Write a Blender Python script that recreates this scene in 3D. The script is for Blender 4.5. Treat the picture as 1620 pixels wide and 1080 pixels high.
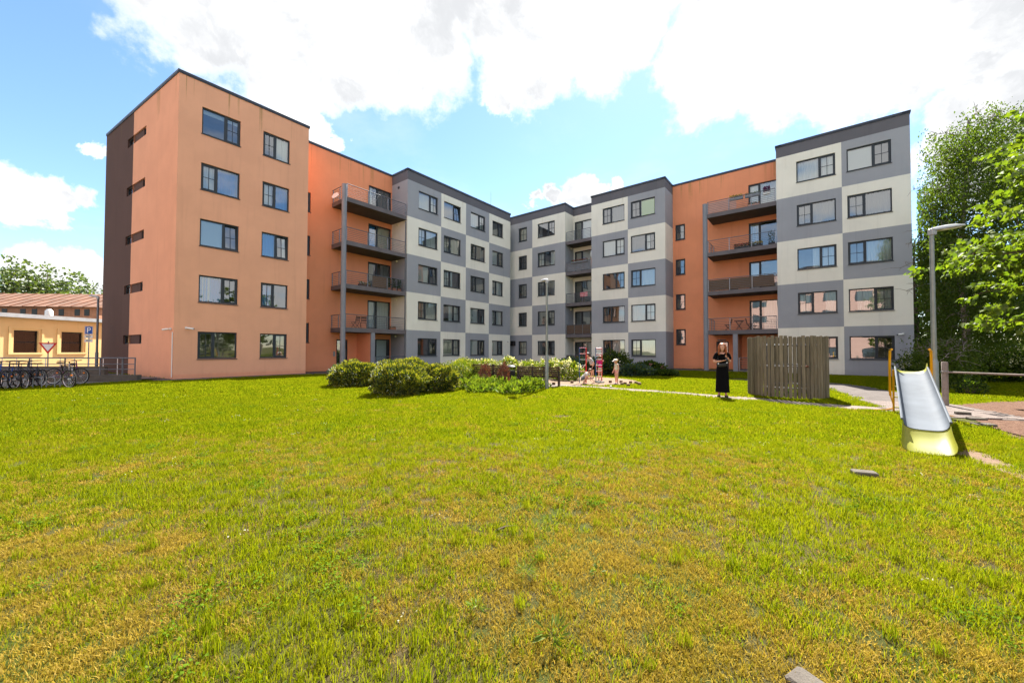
import bpy, math, random
import numpy as np
from mathutils import Vector, Matrix, Euler, noise as mnoise

for o in list(bpy.data.objects):
    bpy.data.objects.remove(o)
SC = bpy.context.scene
COL = SC.collection
R = math.radians
random.seed(7)

# ---------------------------------------------------------------- camera
F_PX, PITCH, ROLL, CAM_H = 610.0, R(1.262), R(0.156), 1.5
cd = bpy.data.cameras.new('camera')
cam = bpy.data.objects.new('camera', cd)
COL.objects.link(cam)
cd.sensor_width = 36.0
cd.lens = F_PX / 1620 * 36.0
cd.clip_start = 0.05
cd.clip_end = 4000
cam.matrix_world = Matrix.Translation((0, 0, CAM_H)) @ Matrix.Rotation(R(90) + PITCH, 4, 'X') @ Matrix.Rotation(ROLL, 4, 'Z')
SC.camera = cam


def ray(px, py):
    d = Vector((px - 810.0, -(py - 540.0), -F_PX))
    return (cam.matrix_world.to_3x3() @ d).normalized()


def G(px, py, z=0.0):
    """point of the level z seen at a pixel of the photograph"""
    d = ray(px, py)
    t = (z - CAM_H) / d.z
    return Vector((d.x * t, d.y * t, z))


# ---------------------------------------------------------------- light
SUN_AZ, SUN_EL = R(22), R(51)
W = bpy.data.worlds.new('World')
SC.world = W
W.use_nodes = True
SC.view_settings.view_transform = 'Standard'
SC.view_settings.look = 'None'
SC.view_settings.gamma = 1.0
SC.view_settings.exposure = 2.5
SC.view_settings.use_curve_mapping = False
SC.cycles.use_denoising = True
SC.cycles.max_bounces = 8
SC.cycles.diffuse_bounces = 4
SC.cycles.glossy_bounces = 3
SC.cycles.transmission_bounces = 4
SC.cycles.transparent_max_bounces = 12
SC.cycles.caustics_reflective = False
SC.cycles.caustics_refractive = False

sd = bpy.data.lights.new('sun', 'SUN')
sd.energy = 4.0
sd.angle = R(0.53)
sd.color = (1.0, 0.945, 0.86)
sun = bpy.data.objects.new('sun', sd)
COL.objects.link(sun)
sdir = Vector((math.sin(SUN_AZ) * math.cos(SUN_EL), math.cos(SUN_AZ) * math.cos(SUN_EL), math.sin(SUN_EL)))
sun.rotation_euler = (-sdir).to_track_quat('-Z', 'Y').to_euler()
sun.location = sdir * 60


class NT:
    """tiny node tree helper"""
    def __init__(self, tree):
        self.t = tree
        self.t.nodes.clear()

    def n(self, kind, ins=None, **kw):
        nd = self.t.nodes.new(kind)
        for k, v in kw.items():
            setattr(nd, k, v)
        for k, v in (ins or {}).items():
            self.set(nd, k, v)
        return nd

    def set(self, nd, k, v):
        s = nd.inputs[k]
        if isinstance(v, bpy.types.NodeSocket):
            self.t.links.new(v, s)
        elif isinstance(v, bpy.types.Node):
            self.t.links.new(v.outputs[0], s)
        else:
            s.default_value = v

    def math(self, op, a, b=None, clamp=False):
        nd = self.n('ShaderNodeMath', operation=op, use_clamp=clamp)
        self.set(nd, 0, a)
        if b is not None:
            self.set(nd, 1, b)
        return nd.outputs[0]

    def ramp(self, fac, stops, interp='LINEAR'):
        nd = self.n('ShaderNodeValToRGB', {0: fac})
        r = nd.color_ramp
        r.interpolation = interp
        while len(r.elements) < len(stops):
            r.elements.new(0.5)
        for e, (p, c) in zip(r.elements, stops):
            e.position = p
            e.color = (*c, 1) if len(c) == 3 else c
        return nd.outputs[0]

    def mix(self, fac, a, b, blend='MIX'):
        nd = self.n('ShaderNodeMix', data_type='RGBA', blend_type=blend)
        for i, v in ((0, fac), (6, a), (7, b)):
            if not isinstance(v, (bpy.types.NodeSocket, bpy.types.Node)) and i and len(v) == 3:
                v = (*v, 1)
            self.set(nd, i, v)
        return nd.outputs[2]

    def smooth(self, x, a, b):
        nd = self.n('ShaderNodeMapRange', interpolation_type='SMOOTHSTEP')
        self.set(nd, 0, x)
        self.set(nd, 1, a)
        self.set(nd, 2, b)
        return nd.outputs[0]


def build_sky():
    t = NT(W.node_tree)
    sky = t.n('ShaderNodeTexSky', sky_type='NISHITA', sun_disc=False, sun_elevation=SUN_EL, sun_rotation=SUN_AZ,
              altitude=10.0, air_density=1.0, dust_density=0.15, ozone_density=2.2)
    hsv = t.n('ShaderNodeHueSaturation', {'Hue': 0.5, 'Saturation': 1.08, 'Value': 1.0, 'Color': sky.outputs[0]})
    b1 = t.n('ShaderNodeBackground', {'Color': hsv.outputs[0], 'Strength': 0.05})
    co = t.n('ShaderNodeTexCoord').outputs['Generated']
    sep = t.n('ShaderNodeSeparateXYZ', {0: co})
    up = t.math('ADD', t.math('MAXIMUM', sep.outputs[2], 0.0), 0.16)
    px = t.math('DIVIDE', sep.outputs[0], up)
    py = t.math('DIVIDE', sep.outputs[1], up)
    flat = t.n('ShaderNodeCombineXYZ', {0: px, 1: py, 2: 2.1}).outputs[0]
    # billow detail
    n1 = t.n('ShaderNodeTexNoise', {'Vector': flat, 'Scale': 1.05, 'Detail': 9.0, 'Roughness': 0.56, 'Lacunarity': 2.15, 'Distortion': 0.15})
    dn = t.n('ShaderNodeTexNoise', {'Vector': co, 'Scale': 6.5, 'Detail': 8.0, 'Roughness': 0.62, 'Distortion': 0.2})
    # warp the direction, then add rounded masses where the photograph shows them
    warp = t.n('ShaderNodeVectorMath', {0: dn.outputs['Color'], 1: (0.5, 0.5, 0.5)}, operation='SUBTRACT').outputs[0]
    warp = t.n('ShaderNodeVectorMath', {0: warp, 'Scale': 0.17}, operation='SCALE').outputs[0]
    wd = t.n('ShaderNodeVectorMath', {0: co, 1: warp}, operation='ADD').outputs[0]
    masses = [(330, 10, .17), (430, 60, .17), (530, 110, .12), (620, 40, .2), (610, 95, .08), (840, 60, .17), (850, 130, .085), (960, 60, .12),
              (790, 150, .05), (1130, 90, .14), (1160, 130, .07), (1260, 60, .17), (1320, 110, .09), (1420, 40, .17), (1500, -40, .22), (760, -70, .18), (1010, -120, .15), (1190, -60, .16), (420, -90, .22),
              (30, 310, .055), (100, 325, .045), (5, 285, .035), (40, 432, .055), (110, 428, .045), (150, 450, .05), (880, 318, .035), (920, 308, .05), (965, 300, .03), (975, 330, .05), (850, 325, .03),
              (1390, 178, .04), (1370, 195, .035), (1560, 180, .09), (1510, 225, .07), (1620, 150, .08), (1600, 230, .12), (160, 248, .022), (500, 210, .045), (470, 165, .06), (530, 235, .03)]
    acc = None
    for (x, y, r) in masses:
        d = ray(x, y)
        dist = t.n('ShaderNodeVectorMath', {0: wd, 1: tuple(d)}, operation='DISTANCE').outputs['Value']
        m = t.math('SUBTRACT', 1.0, t.math('DIVIDE', dist, r))
        acc = m if acc is None else t.math('MAXIMUM', acc, m)
    fz = t.n('ShaderNodeTexNoise', {'Vector': co, 'Scale': 19.0, 'Detail': 7.0, 'Roughness': 0.65})
    acc = t.math('ADD', acc, t.math('MULTIPLY', t.math('SUBTRACT', fz.outputs[0], 0.5), 0.55))
    blob = t.smooth(acc, 0.08, 0.42)
    # broken cloud goes on outside the part seen, thickened to brighten the shaded facades
    fwd = t.smooth(sep.outputs[1], 0.15, 0.5)
    cover = t.smooth(n1.outputs[0], 0.45, 0.56)
    outside = t.math('MULTIPLY', cover, t.math('SUBTRACT', 1.0, fwd))
    wisp = t.math('MULTIPLY', t.smooth(n1.outputs[0], 0.47, 0.72), 0.22)
    dens = t.math('MAXIMUM', t.math('MAXIMUM', blob, outside), wisp)
    dens = t.math('MULTIPLY', dens, t.smooth(sep.outputs[2], -0.02, 0.03))
    shade = t.n('ShaderNodeTexNoise', {'Vector': wd, 'Scale': 4.6, 'Detail': 6.0, 'Roughness': 0.55})
    core = t.math('MULTIPLY', t.smooth(acc, 0.16, 0.46), t.smooth(shade.outputs[0], 0.35, 0.60))
    ccol = t.mix(core, (1.0, 1.0, 1.0), (0.56, 0.572, 0.59))
    b2 = t.n('ShaderNodeBackground', {'Color': ccol, 'Strength': 0.265})
    ms = t.n('ShaderNodeMixShader', {0: dens, 1: b1, 2: b2})
    t.n('ShaderNodeOutputWorld', {0: ms})


build_sky()

# ---------------------------------------------------------------- materials
MATS = {}


def mat(name, col, rough=0.8, metal=0.0, var=0.0, scale=4.0, bump=0.0, bscale=60.0, col2=None, spec=0.3, coords='Object'):
    if name in MATS:
        return MATS[name]
    m = bpy.data.materials.new(name)
    m.use_nodes = True
    t = NT(m.node_tree)
    bs = t.n('ShaderNodeBsdfPrincipled', {'Base Color': (*col, 1), 'Roughness': rough, 'Metallic': metal, 'Specular IOR Level': spec})
    co = t.n('ShaderNodeTexCoord').outputs[coords]
    if var or col2:
        nz = t.n('ShaderNodeTexNoise', {'Vector': co, 'Scale': scale, 'Detail': 6.0, 'Roughness': 0.6})
        c2 = col2 or tuple(c * (1 - var) for c in col)
        t.set(bs, 'Base Color', t.ramp(nz.outputs[0], [(0.34, c2), (0.66, col)]))
    if bump:
        nb = t.n('ShaderNodeTexNoise', {'Vector': co, 'Scale': bscale, 'Detail': 4.0})
        b = t.n('ShaderNodeBump', {'Strength': bump, 'Distance': 0.01, 'Height': nb.outputs[0]})
        t.set(bs, 'Normal', b.outputs[0])
    t.n('ShaderNodeOutputMaterial', {0: bs})
    MATS[name] = m
    return m


def stucco(name, col, stain=0.35, streak=(0.20, 0.155, 0.03)):
    """painted render: fine grain, soft blotches, algae streaks running down from the coping"""
    m = bpy.data.materials.new(name)
    m.use_nodes = True
    t = NT(m.node_tree)
    pos = t.n('ShaderNodeNewGeometry').outputs['Position']
    sep = t.n('ShaderNodeSeparateXYZ', {0: pos})
    big = t.n('ShaderNodeTexNoise', {'Vector': pos, 'Scale': 0.55, 'Detail': 5.0, 'Roughness': 0.6})
    c = t.mix(t.smooth(big.outputs[0], 0.35, 0.68), tuple(x * 0.95 for x in col), tuple(min(1, x * 1.03) for x in col))
    # faint vertical rain marks
    mp = t.n('ShaderNodeMapping', {'Vector': pos, 'Scale': (3.2, 3.2, 0.16)})
    rn = t.n('ShaderNodeTexNoise', {'Vector': mp.outputs[0], 'Scale': 1.0, 'Detail': 5.0, 'Roughness': 0.65})
    c = t.mix(t.math('MULTIPLY', t.smooth(rn.outputs[0], 0.52, 0.75), 0.22), c, tuple(x * 0.62 for x in col))
    # algae streaks
    mp2 = t.n('ShaderNodeMapping', {'Vector': pos, 'Scale': (2.6, 2.6, 0.05)})
    sn = t.n('ShaderNodeTexNoise', {'Vector': mp2.outputs[0], 'Scale': 1.0, 'Detail': 4.0, 'Roughness': 0.7})
    ragged = t.n('ShaderNodeTexNoise', {'Vector': pos, 'Scale': 5.0, 'Detail': 5.0})
    zz = t.math('ADD', sep.outputs[2], t.math('MULTIPLY', ragged.outputs[0], 1.6))
    st = t.math('MULTIPLY', t.smooth(sn.outputs[0], 0.565, 0.64), t.smooth(zz, 14.4, 16.2))
    c = t.mix(t.math('MULTIPLY', st, stain), c, streak)
    # dirty foot
    ft = t.math('SUBTRACT', 1.0, t.smooth(t.math('ADD', sep.outputs[2], t.math('MULTIPLY', ragged.outputs[0], 0.5)), 0.25, 0.7))
    c = t.mix(t.math('MULTIPLY', ft, 0.25), c, tuple(x * 0.55 for x in col))
    fine = t.n('ShaderNodeTexNoise', {'Vector': pos, 'Scale': 85.0, 'Detail': 3.0})
    b = t.n('ShaderNodeBump', {'Strength': 0.25, 'Distance': 0.006, 'Height': fine.outputs[0]})
    c = t.mix(t.math('MULTIPLY', t.smooth(fine.outputs[0], 0.3, 0.7), 0.12), c, tuple(x * 0.7 for x in col))
    bs = t.n('ShaderNodeBsdfPrincipled', {'Base Color': c, 'Roughness': 0.92, 'Specular IOR Level': 0.15, 'Normal': b.outputs[0]})
    t.n('ShaderNodeOutputMaterial', {0: bs})
    MATS[name] = m
    return m


def leafmat(name, cols, trans=0.5, rough=0.5, gloss=0.12):
    """foliage: colour differs from leaf to leaf, light passes through"""
    m = bpy.data.materials.new(name)
    m.use_nodes = True
    t = NT(m.node_tree)
    geo = t.n('ShaderNodeNewGeometry')
    rnd = geo.outputs['Random Per Island']
    n = len(cols)
    c = t.ramp(rnd, [(i / max(1, n - 1), k) for i, k in enumerate(cols)])
    pos = geo.outputs['Position']
    nz = t.n('ShaderNodeTexNoise', {'Vector': pos, 'Scale': 1.3, 'Detail': 3.0})
    c = t.mix(t.math('MULTIPLY', t.smooth(nz.outputs[0], 0.35, 0.7), 0.35), c, cols[-1])
    d = t.n('ShaderNodeBsdfDiffuse', {0: c})
    tc = t.mix(1.0, c, (1.0, 1.0, 0.55), 'MULTIPLY')
    tr = t.n('ShaderNodeBsdfTranslucent', {0: tc})
    s = t.n('ShaderNodeMixShader', {0: trans, 1: d, 2: tr})
    g = t.n('ShaderNodeBsdfGlossy', {0: (1, 1, 1, 1), 'Roughness': rough})
    s2 = t.n('ShaderNodeMixShader', {0: gloss * 0.4, 1: s, 2: g})
    t.n('ShaderNodeOutputMaterial', {0: s2})
    MATS[name] = m
    return m


def glassmat(name, base=0.2, tint=(0.82, 0.9, 0.9)):
    m = bpy.data.materials.new(name)
    m.use_nodes = True
    t = NT(m.node_tree)
    pos = t.n('ShaderNodeNewGeometry').outputs['Position']
    nz = t.n('ShaderNodeTexNoise', {'Vector': pos, 'Scale': 0.9, 'Detail': 1.0})
    b = t.n('ShaderNodeBump', {'Strength': 0.16, 'Distance': 0.02, 'Height': nz.outputs[0]})
    fr = t.n('ShaderNodeFresnel', {'IOR': 1.55, 'Normal': b.outputs[0]})
    fac = t.math('ADD', t.math('MULTIPLY', fr.outputs[0], 0.95), base, clamp=True)
    g = t.n('ShaderNodeBsdfGlossy', {0: (0.96, 0.98, 1.0, 1), 'Roughness': 0.015, 'Normal': b.outputs[0]})
    tr = t.n('ShaderNodeBsdfTransparent', {0: (*tint, 1)})
    s = t.n('ShaderNodeMixShader', {0: fac, 1: tr, 2: g})
    t.n('ShaderNodeOutputMaterial', {0: s})
    MATS[name] = m
    return m


stucco('orange', (0.80, 0.315, 0.165))  # same wall paint, deepened for light bounced between the recess walls
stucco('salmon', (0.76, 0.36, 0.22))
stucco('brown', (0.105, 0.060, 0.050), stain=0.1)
stucco('cream', (0.79, 0.765, 0.67), stain=0.25, streak=(0.32, 0.25, 0.10))
stucco('grey', (0.33, 0.342, 0.37), stain=0.12)
stucco('attic', (0.135, 0.132, 0.148), stain=0.05)
glassmat('glass', 0.16)
glassmat('glass_dark', 0.0)
mat('frame', (0.032, 0.040, 0.048), 0.45, 0.0, 0.15, 3.0)
mat('coping', (0.055, 0.06, 0.072), 0.4, 0.6, 0.2, 2.0)
mat('roofing', (0.09, 0.09, 0.09), 0.9, 0, 0.3)
mat('room', (0.34, 0.31, 0.27), 0.9, 0, 0.2, 1.0)
mat('sheer', (0.74, 0.76, 0.74), 0.9)
mat('sheer_warm', (0.66, 0.61, 0.50), 0.9)
mat('drape_grey', (0.22, 0.22, 0.21), 0.9)
mat('drape_blue', (0.03, 0.27, 0.75), 0.9)  # blue of the sky mirrored in the panes, put into the curtain colour
mat('blind_green', (0.38, 0.66, 0.13), 0.8)
mat('blind_dark', (0.06, 0.06, 0.055), 0.8)
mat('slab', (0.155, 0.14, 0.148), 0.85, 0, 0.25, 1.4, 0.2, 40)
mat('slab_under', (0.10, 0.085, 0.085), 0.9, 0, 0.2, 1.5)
mat('galv', (0.30, 0.32, 0.345), 0.42, 0.75, 0.25, 6.0)
mat('column', (0.235, 0.245, 0.275), 0.6, 0.0, 0.15, 1.2)
mat('rail_dark', (0.15, 0.16, 0.18), 0.5, 0.5, 0.2, 5.0)
mat('white_metal', (0.72, 0.72, 0.70), 0.4)
mat('black', (0.012, 0.012, 0.013), 0.55)
mat('black_gloss', (0.015, 0.015, 0.017), 0.3)
mat('lamp_glass', (0.75, 0.72, 0.55), 0.35)

# ---------------------------------------------------------------- mesh helpers


class MB:
    def __init__(self):
        self.v, self.f, self.m = [], [], []

    def add(self, vs, fs, mi=0):
        b = len(self.v)
        self.v += [tuple(p) for p in vs]
        self.f += [tuple(i + b for i in f) for f in fs]
        self.m += [mi] * len(fs)
        return self

    def box(self, x0, x1, y0, y1, z0, z1, mi=0, M=None, bev=0.0):
        if bev:
            b = bev
            vs, fs = [], []
            ring = [(x0 + b, y0), (x1 - b, y0), (x1, y0 + b), (x1, y1 - b), (x1 - b, y1), (x0 + b, y1), (x0, y1 - b), (x0, y0 + b)]
            cx, cy = (x0 + x1) / 2, (y0 + y1) / 2
            def inset(p):
                return (p[0] + (b if p[0] < cx else -b), p[1] + (b if p[1] < cy else -b))
            vs += [(*inset(p), z0) for p in ring]
            vs += [(*p, z0 + b) for p in ring] + [(*p, z1 - b) for p in ring] + [(*inset(p), z1) for p in ring]
            for k in range(3):
                for i in range(8):
                    j = (i + 1) % 8
                    fs.append((k * 8 + i, k * 8 + j, (k + 1) * 8 + j, (k + 1) * 8 + i))
            fs.append(tuple(reversed(range(8))))
            fs.append(tuple(range(24, 32)))
        else:
            vs = [(x0, y0, z0), (x1, y0, z0), (x1, y1, z0), (x0, y1, z0), (x0, y0, z1), (x1, y0, z1), (x1, y1, z1), (x0, y1, z1)]
            fs = [(3, 2, 1, 0), (4, 5, 6, 7), (0, 1, 5, 4), (1, 2, 6, 5), (2, 3, 7, 6), (3, 0, 4, 7)]
        if M is not None:
            vs = [M @ Vector(p) for p in vs]
        return self.add(vs, fs, mi)

    def tube(self, pts, rad, n=8, mi=0, cap=True):
        pts = [Vector(p) for p in pts]
        if not isinstance(rad, (list, tuple)):
            rad = [rad] * len(pts)
        vs, fs = [], []
        prev = None
        for i, p in enumerate(pts):
            if i == 0:
                d = pts[1] - p
            elif i == len(pts) - 1:
                d = p - pts[i - 1]
            else:
                d = (pts[i + 1] - p).normalized() + (p - pts[i - 1]).normalized()
            d = d.normalized() if d.length > 1e-9 else Vector((0, 0, 1))
            if prev is None:
                a = Vector((1, 0, 0)) if abs(d.x) < 0.8 else Vector((0, 1, 0))
                s = d.cross(a).normalized()
            else:
                s = prev - d * prev.dot(d)
                s = s.normalized() if s.length > 1e-6 else d.orthogonal().normalized()
            prev = s
            q = d.cross(s)
            for k in range(n):
                an = 2 * math.pi * k / n
                vs.append(p + (s * math.cos(an) + q * math.sin(an)) * rad[i])
        for i in range(len(pts) - 1):
            for k in range(n):
                j = (k + 1) % n
                fs.append((i * n + k, i * n + j, (i + 1) * n + j, (i + 1) * n + k))
        if cap:
            fs.append(tuple(reversed(range(n))))
            fs.append(tuple(range((len(pts) - 1) * n, len(pts) * n)))
        return self.add(vs, fs, mi)

    def lathe(self, prof, n=16, mi=0, c=(0, 0, 0), sx=1, sy=1):
        vs, fs = [], []
        for (r, z) in prof:
            for k in range(n):
                a = 2 * math.pi * k / n
                vs.append((c[0] + r * math.cos(a) * sx, c[1] + r * math.sin(a) * sy, c[2] + z))
        for i in range(len(prof) - 1):
            for k in range(n):
                j = (k + 1) % n
                fs.append((i * n + k, i * n + j, (i + 1) * n + j, (i + 1) * n + k))
        fs.append(tuple(reversed(range(n))))
        fs.append(tuple(range((len(prof) - 1) * n, len(prof) * n)))
        return self.add(vs, fs, mi)

    def torus(self, c, axis, R0, r, n=28, k=6, mi=0):
        c = Vector(c)
        ax = Vector(axis).normalized()
        s = ax.orthogonal().normalized()
        q = ax.cross(s)
        vs, fs = [], []
        for i in range(n):
            a = 2 * math.pi * i / n
            d = s * math.cos(a) + q * math.sin(a)
            for j in range(k):
                b = 2 * math.pi * j / k
                vs.append(c + d * (R0 + r * math.cos(b)) + ax * (r * math.sin(b)))
        for i in range(n):
            for j in range(k):
                i2, j2 = (i + 1) % n, (j + 1) % k
                fs.append((i * k + j, i2 * k + j, i2 * k + j2, i * k + j2))
        return self.add(vs, fs, mi)

    def mesh(self, name, mats, smooth=False):
        me = bpy.data.meshes.new(name)
        me.from_pydata(self.v, [], self.f)
        if isinstance(mats, str):
            mats = [mats]
        for k in mats:
            me.materials.append(MATS[k])
        if any(self.m):
            me.polygons.foreach_set('material_index', self.m)
        if smooth:
            me.polygons.foreach_set('use_smooth', [True] * len(me.polygons))
            try:
                me.set_sharp_from_angle(angle=R(40))
            except Exception:
                pass
        me.update()
        return me

    def obj(self, name, mats, parent=None, M=None, smooth=False, mesh_only=False):
        return put(name, self.mesh(name, mats, smooth), parent, M)


def put(name, data, parent=None, M=None):
    """link an object; M is its matrix in the parent's space (world when there is no parent)"""
    o = bpy.data.objects.new(name, data)
    COL.objects.link(o)
    if parent is not None:
        o.parent = parent
    if M is not None:
        o.matrix_local = M
    return o


def tag(o, label=None, cat=None, group=None, kind=None):
    for k, v in (('label', label), ('category', cat), ('group', group), ('kind', kind)):
        if v:
            o[k] = v
    return o


def thing(name, label, cat, loc=(0, 0, 0), rz=0.0, group=None, scale=1.0):
    o = bpy.data.objects.new(name, None)
    o.empty_display_size = 0.2
    COL.objects.link(o)
    o.location = loc
    o.rotation_euler = (0, 0, rz)
    o.scale = (scale,) * 3
    return tag(o, label, cat, group)


def dup(root, label=None, M=None, group=None):
    def cp(o, parent):
        c = o.copy()
        COL.objects.link(c)
        if parent is not None:
            c.parent = parent
        for ch in [k for k in SC_CHILDREN.get(o, o.children)]:
            cp(ch, c)
        return c
    r = cp(root, None)
    if label:
        r['label'] = label
    if group:
        r['group'] = group
    if M is not None:
        r.matrix_local = M
    return r


SC_CHILDREN = {}


def T(x, y, z):
    return Matrix.Translation((x, y, z))


def RZ(a):
    return Matrix.Rotation(a, 4, 'Z')


def np_mesh(name, verts, nper, polys, mats, mi=None, smooth=False):
    """verts (N,nper,3) repeated pieces; polys: list of index tuples inside one piece"""
    N = len(verts)
    v = np.asarray(verts, dtype=np.float32).reshape(-1, 3)
    me = bpy.data.meshes.new(name)
    me.vertices.add(len(v))
    me.vertices.foreach_set('co', v.ravel())
    base = (np.arange(N) * nper)[:, None]
    idx = np.concatenate([np.array(p) for p in polys])
    sizes = np.array([len(p) for p in polys])
    loops = (base + idx[None, :]).ravel().astype(np.int32)
    tot = np.tile(sizes, N)
    start = np.concatenate([[0], np.cumsum(tot)[:-1]]).astype(np.int32)
    me.loops.add(len(loops))
    me.loops.foreach_set('vertex_index', loops)
    me.polygons.add(len(tot))
    me.polygons.foreach_set('loop_start', start)
    try:
        me.polygons.foreach_set('loop_total', tot.astype(np.int32))
    except Exception:
        pass
    if isinstance(mats, str):
        mats = [mats]
    for k in mats:
        me.materials.append(MATS[k])
    if mi is not None:
        me.polygons.foreach_set('material_index', np.repeat(np.asarray(mi, dtype=np.int32), len(polys)))
    if smooth:
        me.polygons.foreach_set('use_smooth', np.ones(len(tot), dtype=bool))
    me.update(calc_edges=True)
    me.validate()
    return me


def leaf_mesh(name, P, D, L, Wd, mats, rng, mi=None, fold=0.25, shape='diamond', droop=0.0):
    """P positions, D long axes, L lengths, Wd widths"""
    P = np.asarray(P, float)
    D = np.asarray(D, float)
    D = D / (np.linalg.norm(D, axis=1, keepdims=True) + 1e-9)
    n = len(P)
    L = np.broadcast_to(np.asarray(L, float), (n,))[:, None]
    Wd = np.broadcast_to(np.asarray(Wd, float), (n,))[:, None]
    rv = rng.normal(size=(n, 3))
    S = np.cross(D, rv)
    S /= (np.linalg.norm(S, axis=1, keepdims=True) + 1e-9)
    N = np.cross(S, D)
    if shape == 'diamond':
        tip = P + D * L - np.array([0, 0, 1.0]) * L * droop
        a = P + D * L * 0.45 + S * Wd * 0.5 + N * Wd * fold
        b = P + D * L * 0.45 - S * Wd * 0.5 + N * Wd * fold
        V = np.stack([P, a, tip, b], axis=1)
        return np_mesh(name, V, 4, [(0, 1, 2), (0, 2, 3)], mats, mi)
    if shape == 'maple':
        out = [(0.0, 0.0), (0.16, -0.42), (0.30, -0.30), (0.42, -0.55), (0.62, -0.24), (1.0, 0.0), (0.62, 0.24), (0.42, 0.55), (0.30, 0.30), (0.16, 0.42)]
        V = []
        for (t, s) in out:
            V.append(P + D * L * t + S * Wd * s + N * Wd * fold * abs(s) * 1.3 - np.array([0, 0, 1.0]) * L * droop * t * t)
        V = np.stack(V, axis=1)
        return np_mesh(name, V, 10, [(0, 1, 2, 3, 4, 5), (0, 5, 6, 7, 8, 9)], mats, mi)


def stalk(mb, p0, p1, r0, r1, sag=0.0, n=5, k=4, mi=0):
    p0, p1 = Vector(p0), Vector(p1)
    pts, rs = [], []
    for i in range(k + 1):
        t = i / k
        p = p0.lerp(p1, t)
        p.z -= sag * (t * t)
        pts.append(p)
        rs.append(r0 + (r1 - r0) * t)
    mb.tube(pts, rs, n, mi)
    return pts
# ================================================================ apartment building
TH = R(38.359)
U = Vector((math.sin(TH), math.cos(TH), 0))
V = Vector((-math.cos(TH), math.sin(TH), 0))


def P(u, v, z=0.0):
    p = U * u + V * v
    p.z = z
    return p


def uv(x, y):
    p = Vector((x, y, 0))
    return p.dot(U), p.dot(V)


uA, vA = uv(-16.829, 19.164)
uD, vD = uv(-8.132, 29.673)
uI, vI = uv(12.393, 31.039)
uF, vF = uv(5.056, 36.685)
uL, vL = uv(18.20, 26.36)
uB = uA + 6.33
vC = vD + 2.05
uE = uD + 12.78
vH = vI + 6.56
uG, uJ = uF + 1.64, uI + 2.10
vM = vL - 6.50
uBK, vBK = uF + 12.0, vA + 11.5
PA, PB, PBp, PC, PD, PE = P(uA, vA), P(uB, vA), P(uB, vC), P(uD, vC), P(uD, vD), P(uE, vD)
PE1, PE2, PF, PG, PG2, PH = P(uE, vD + 1.0), P(uF, vD + 1.0), P(uF, vF), P(uG, vF), P(uG, vH), P(uI, vH)
PI_, PJ, PK, PL, PM = P(uI, vI), P(uJ, vI), P(uJ, vL), P(uL, vL), P(uL, vM)
PMB, PBK = P(uBK, vM), P(uBK, vBK)
PA0 = PA + Vector((-9.9386, 5.9692, 0))
PLB = P(PA0.dot(U), vBK)

ROOF = 15.56
ATT = 14.75
FL = [0.0, 3.03, 5.98, 8.93, 11.88, ATT]
SILL = [1.0 + 2.945 * k for k in range(5)]
WH = 1.41

stucco('apricot', (0.76, 0.395, 0.245), stain=.6)  # same wall paint, paler: sky light and weathering put into the tone
BLD = thing('apartment_building', 'five storey L-shaped apartment building, orange wings and grey and cream checkered facade', 'building', PA)
BINV = T(*(-PA))


def bput(name, mesh, M=None):
    return put(name, mesh, BLD, BINV @ (M if M is not None else Matrix.Identity(4)))


class Facade:
    def __init__(self, p0, p1):
        self.p0 = p0
        d = (p1 - p0)
        self.L = d.length
        x = d.normalized()
        y = Vector((0, 0, 1)).cross(x)
        self.x, self.y = x, y
        self.M = Matrix(((x.x, y.x, 0, p0.x), (x.y, y.y, 0, p0.y), (0, 0, 1, 0), (0, 0, 0, 1)))

    def at(self, px, py):
        d = ray(px, py)
        n = self.y
        t = ((self.p0 - Vector((0, 0, CAM_H))).dot(n)) / d.dot(n)
        q = Vector((0, 0, CAM_H)) + d * t
        return (q - self.p0).dot(self.x), q.z


def wall(fc, x0, x1, z0, z1, holes, m, name='wall_panel', depth=0.16):
    """one panel of facade: front face with openings and their reveals"""
    xs = sorted({x0, x1, *[h[0] for h in holes], *[h[1] for h in holes]})
    zs = sorted({z0, z1, *[h[2] for h in holes], *[h[3] for h in holes]})
    mb = MB()
    for i in range(len(xs) - 1):
        for j in range(len(zs) - 1):
            cx, cz = (xs[i] + xs[i + 1]) / 2, (zs[j] + zs[j + 1]) / 2
            if any(h[0] < cx < h[1] and h[2] < cz < h[3] for h in holes):
                continue
            mb.add([(xs[i], 0, zs[j]), (xs[i + 1], 0, zs[j]), (xs[i + 1], 0, zs[j + 1]), (xs[i], 0, zs[j + 1])], [(0, 1, 2, 3)])
    for (a, b, c, d) in holes:
        D = depth
        mb.add([(a, 0, c), (b, 0, c), (b, 0, d), (a, 0, d), (a, D, c), (b, D, c), (b, D, d), (a, D, d)],
               [(0, 1, 5, 4), (1, 2, 6, 5), (2, 3, 7, 6), (3, 0, 4, 7)])
    return bput(name, mb.mesh(name, m), fc.M)


_wc = {}


def cached(key, fn):
    if key not in _wc:
        _wc[key] = fn()
    return _wc[key]


def bars(mb, x0, x1, z0, z1, w, y0, y1, mi=0):
    mb.box(x0, x0 + w, y0, y1, z0, z1, mi)
    mb.box(x1 - w, x1, y0, y1, z0, z1, mi)
    mb.box(x0 + w, x1 - w, y0, y1, z0, z0 + w, mi)
    mb.box(x0 + w, x1 - w, y0, y1, z1 - w, z1, mi)


def pane_mesh(w, h):
    return cached(('pane', round(w, 3), round(h, 3)), lambda: MB().add([(0, 0, 0), (w, 0, 0), (w, 0, h), (0, 0, h)], [(0, 1, 2, 3)]).mesh('pane', 'glass'))


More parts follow.
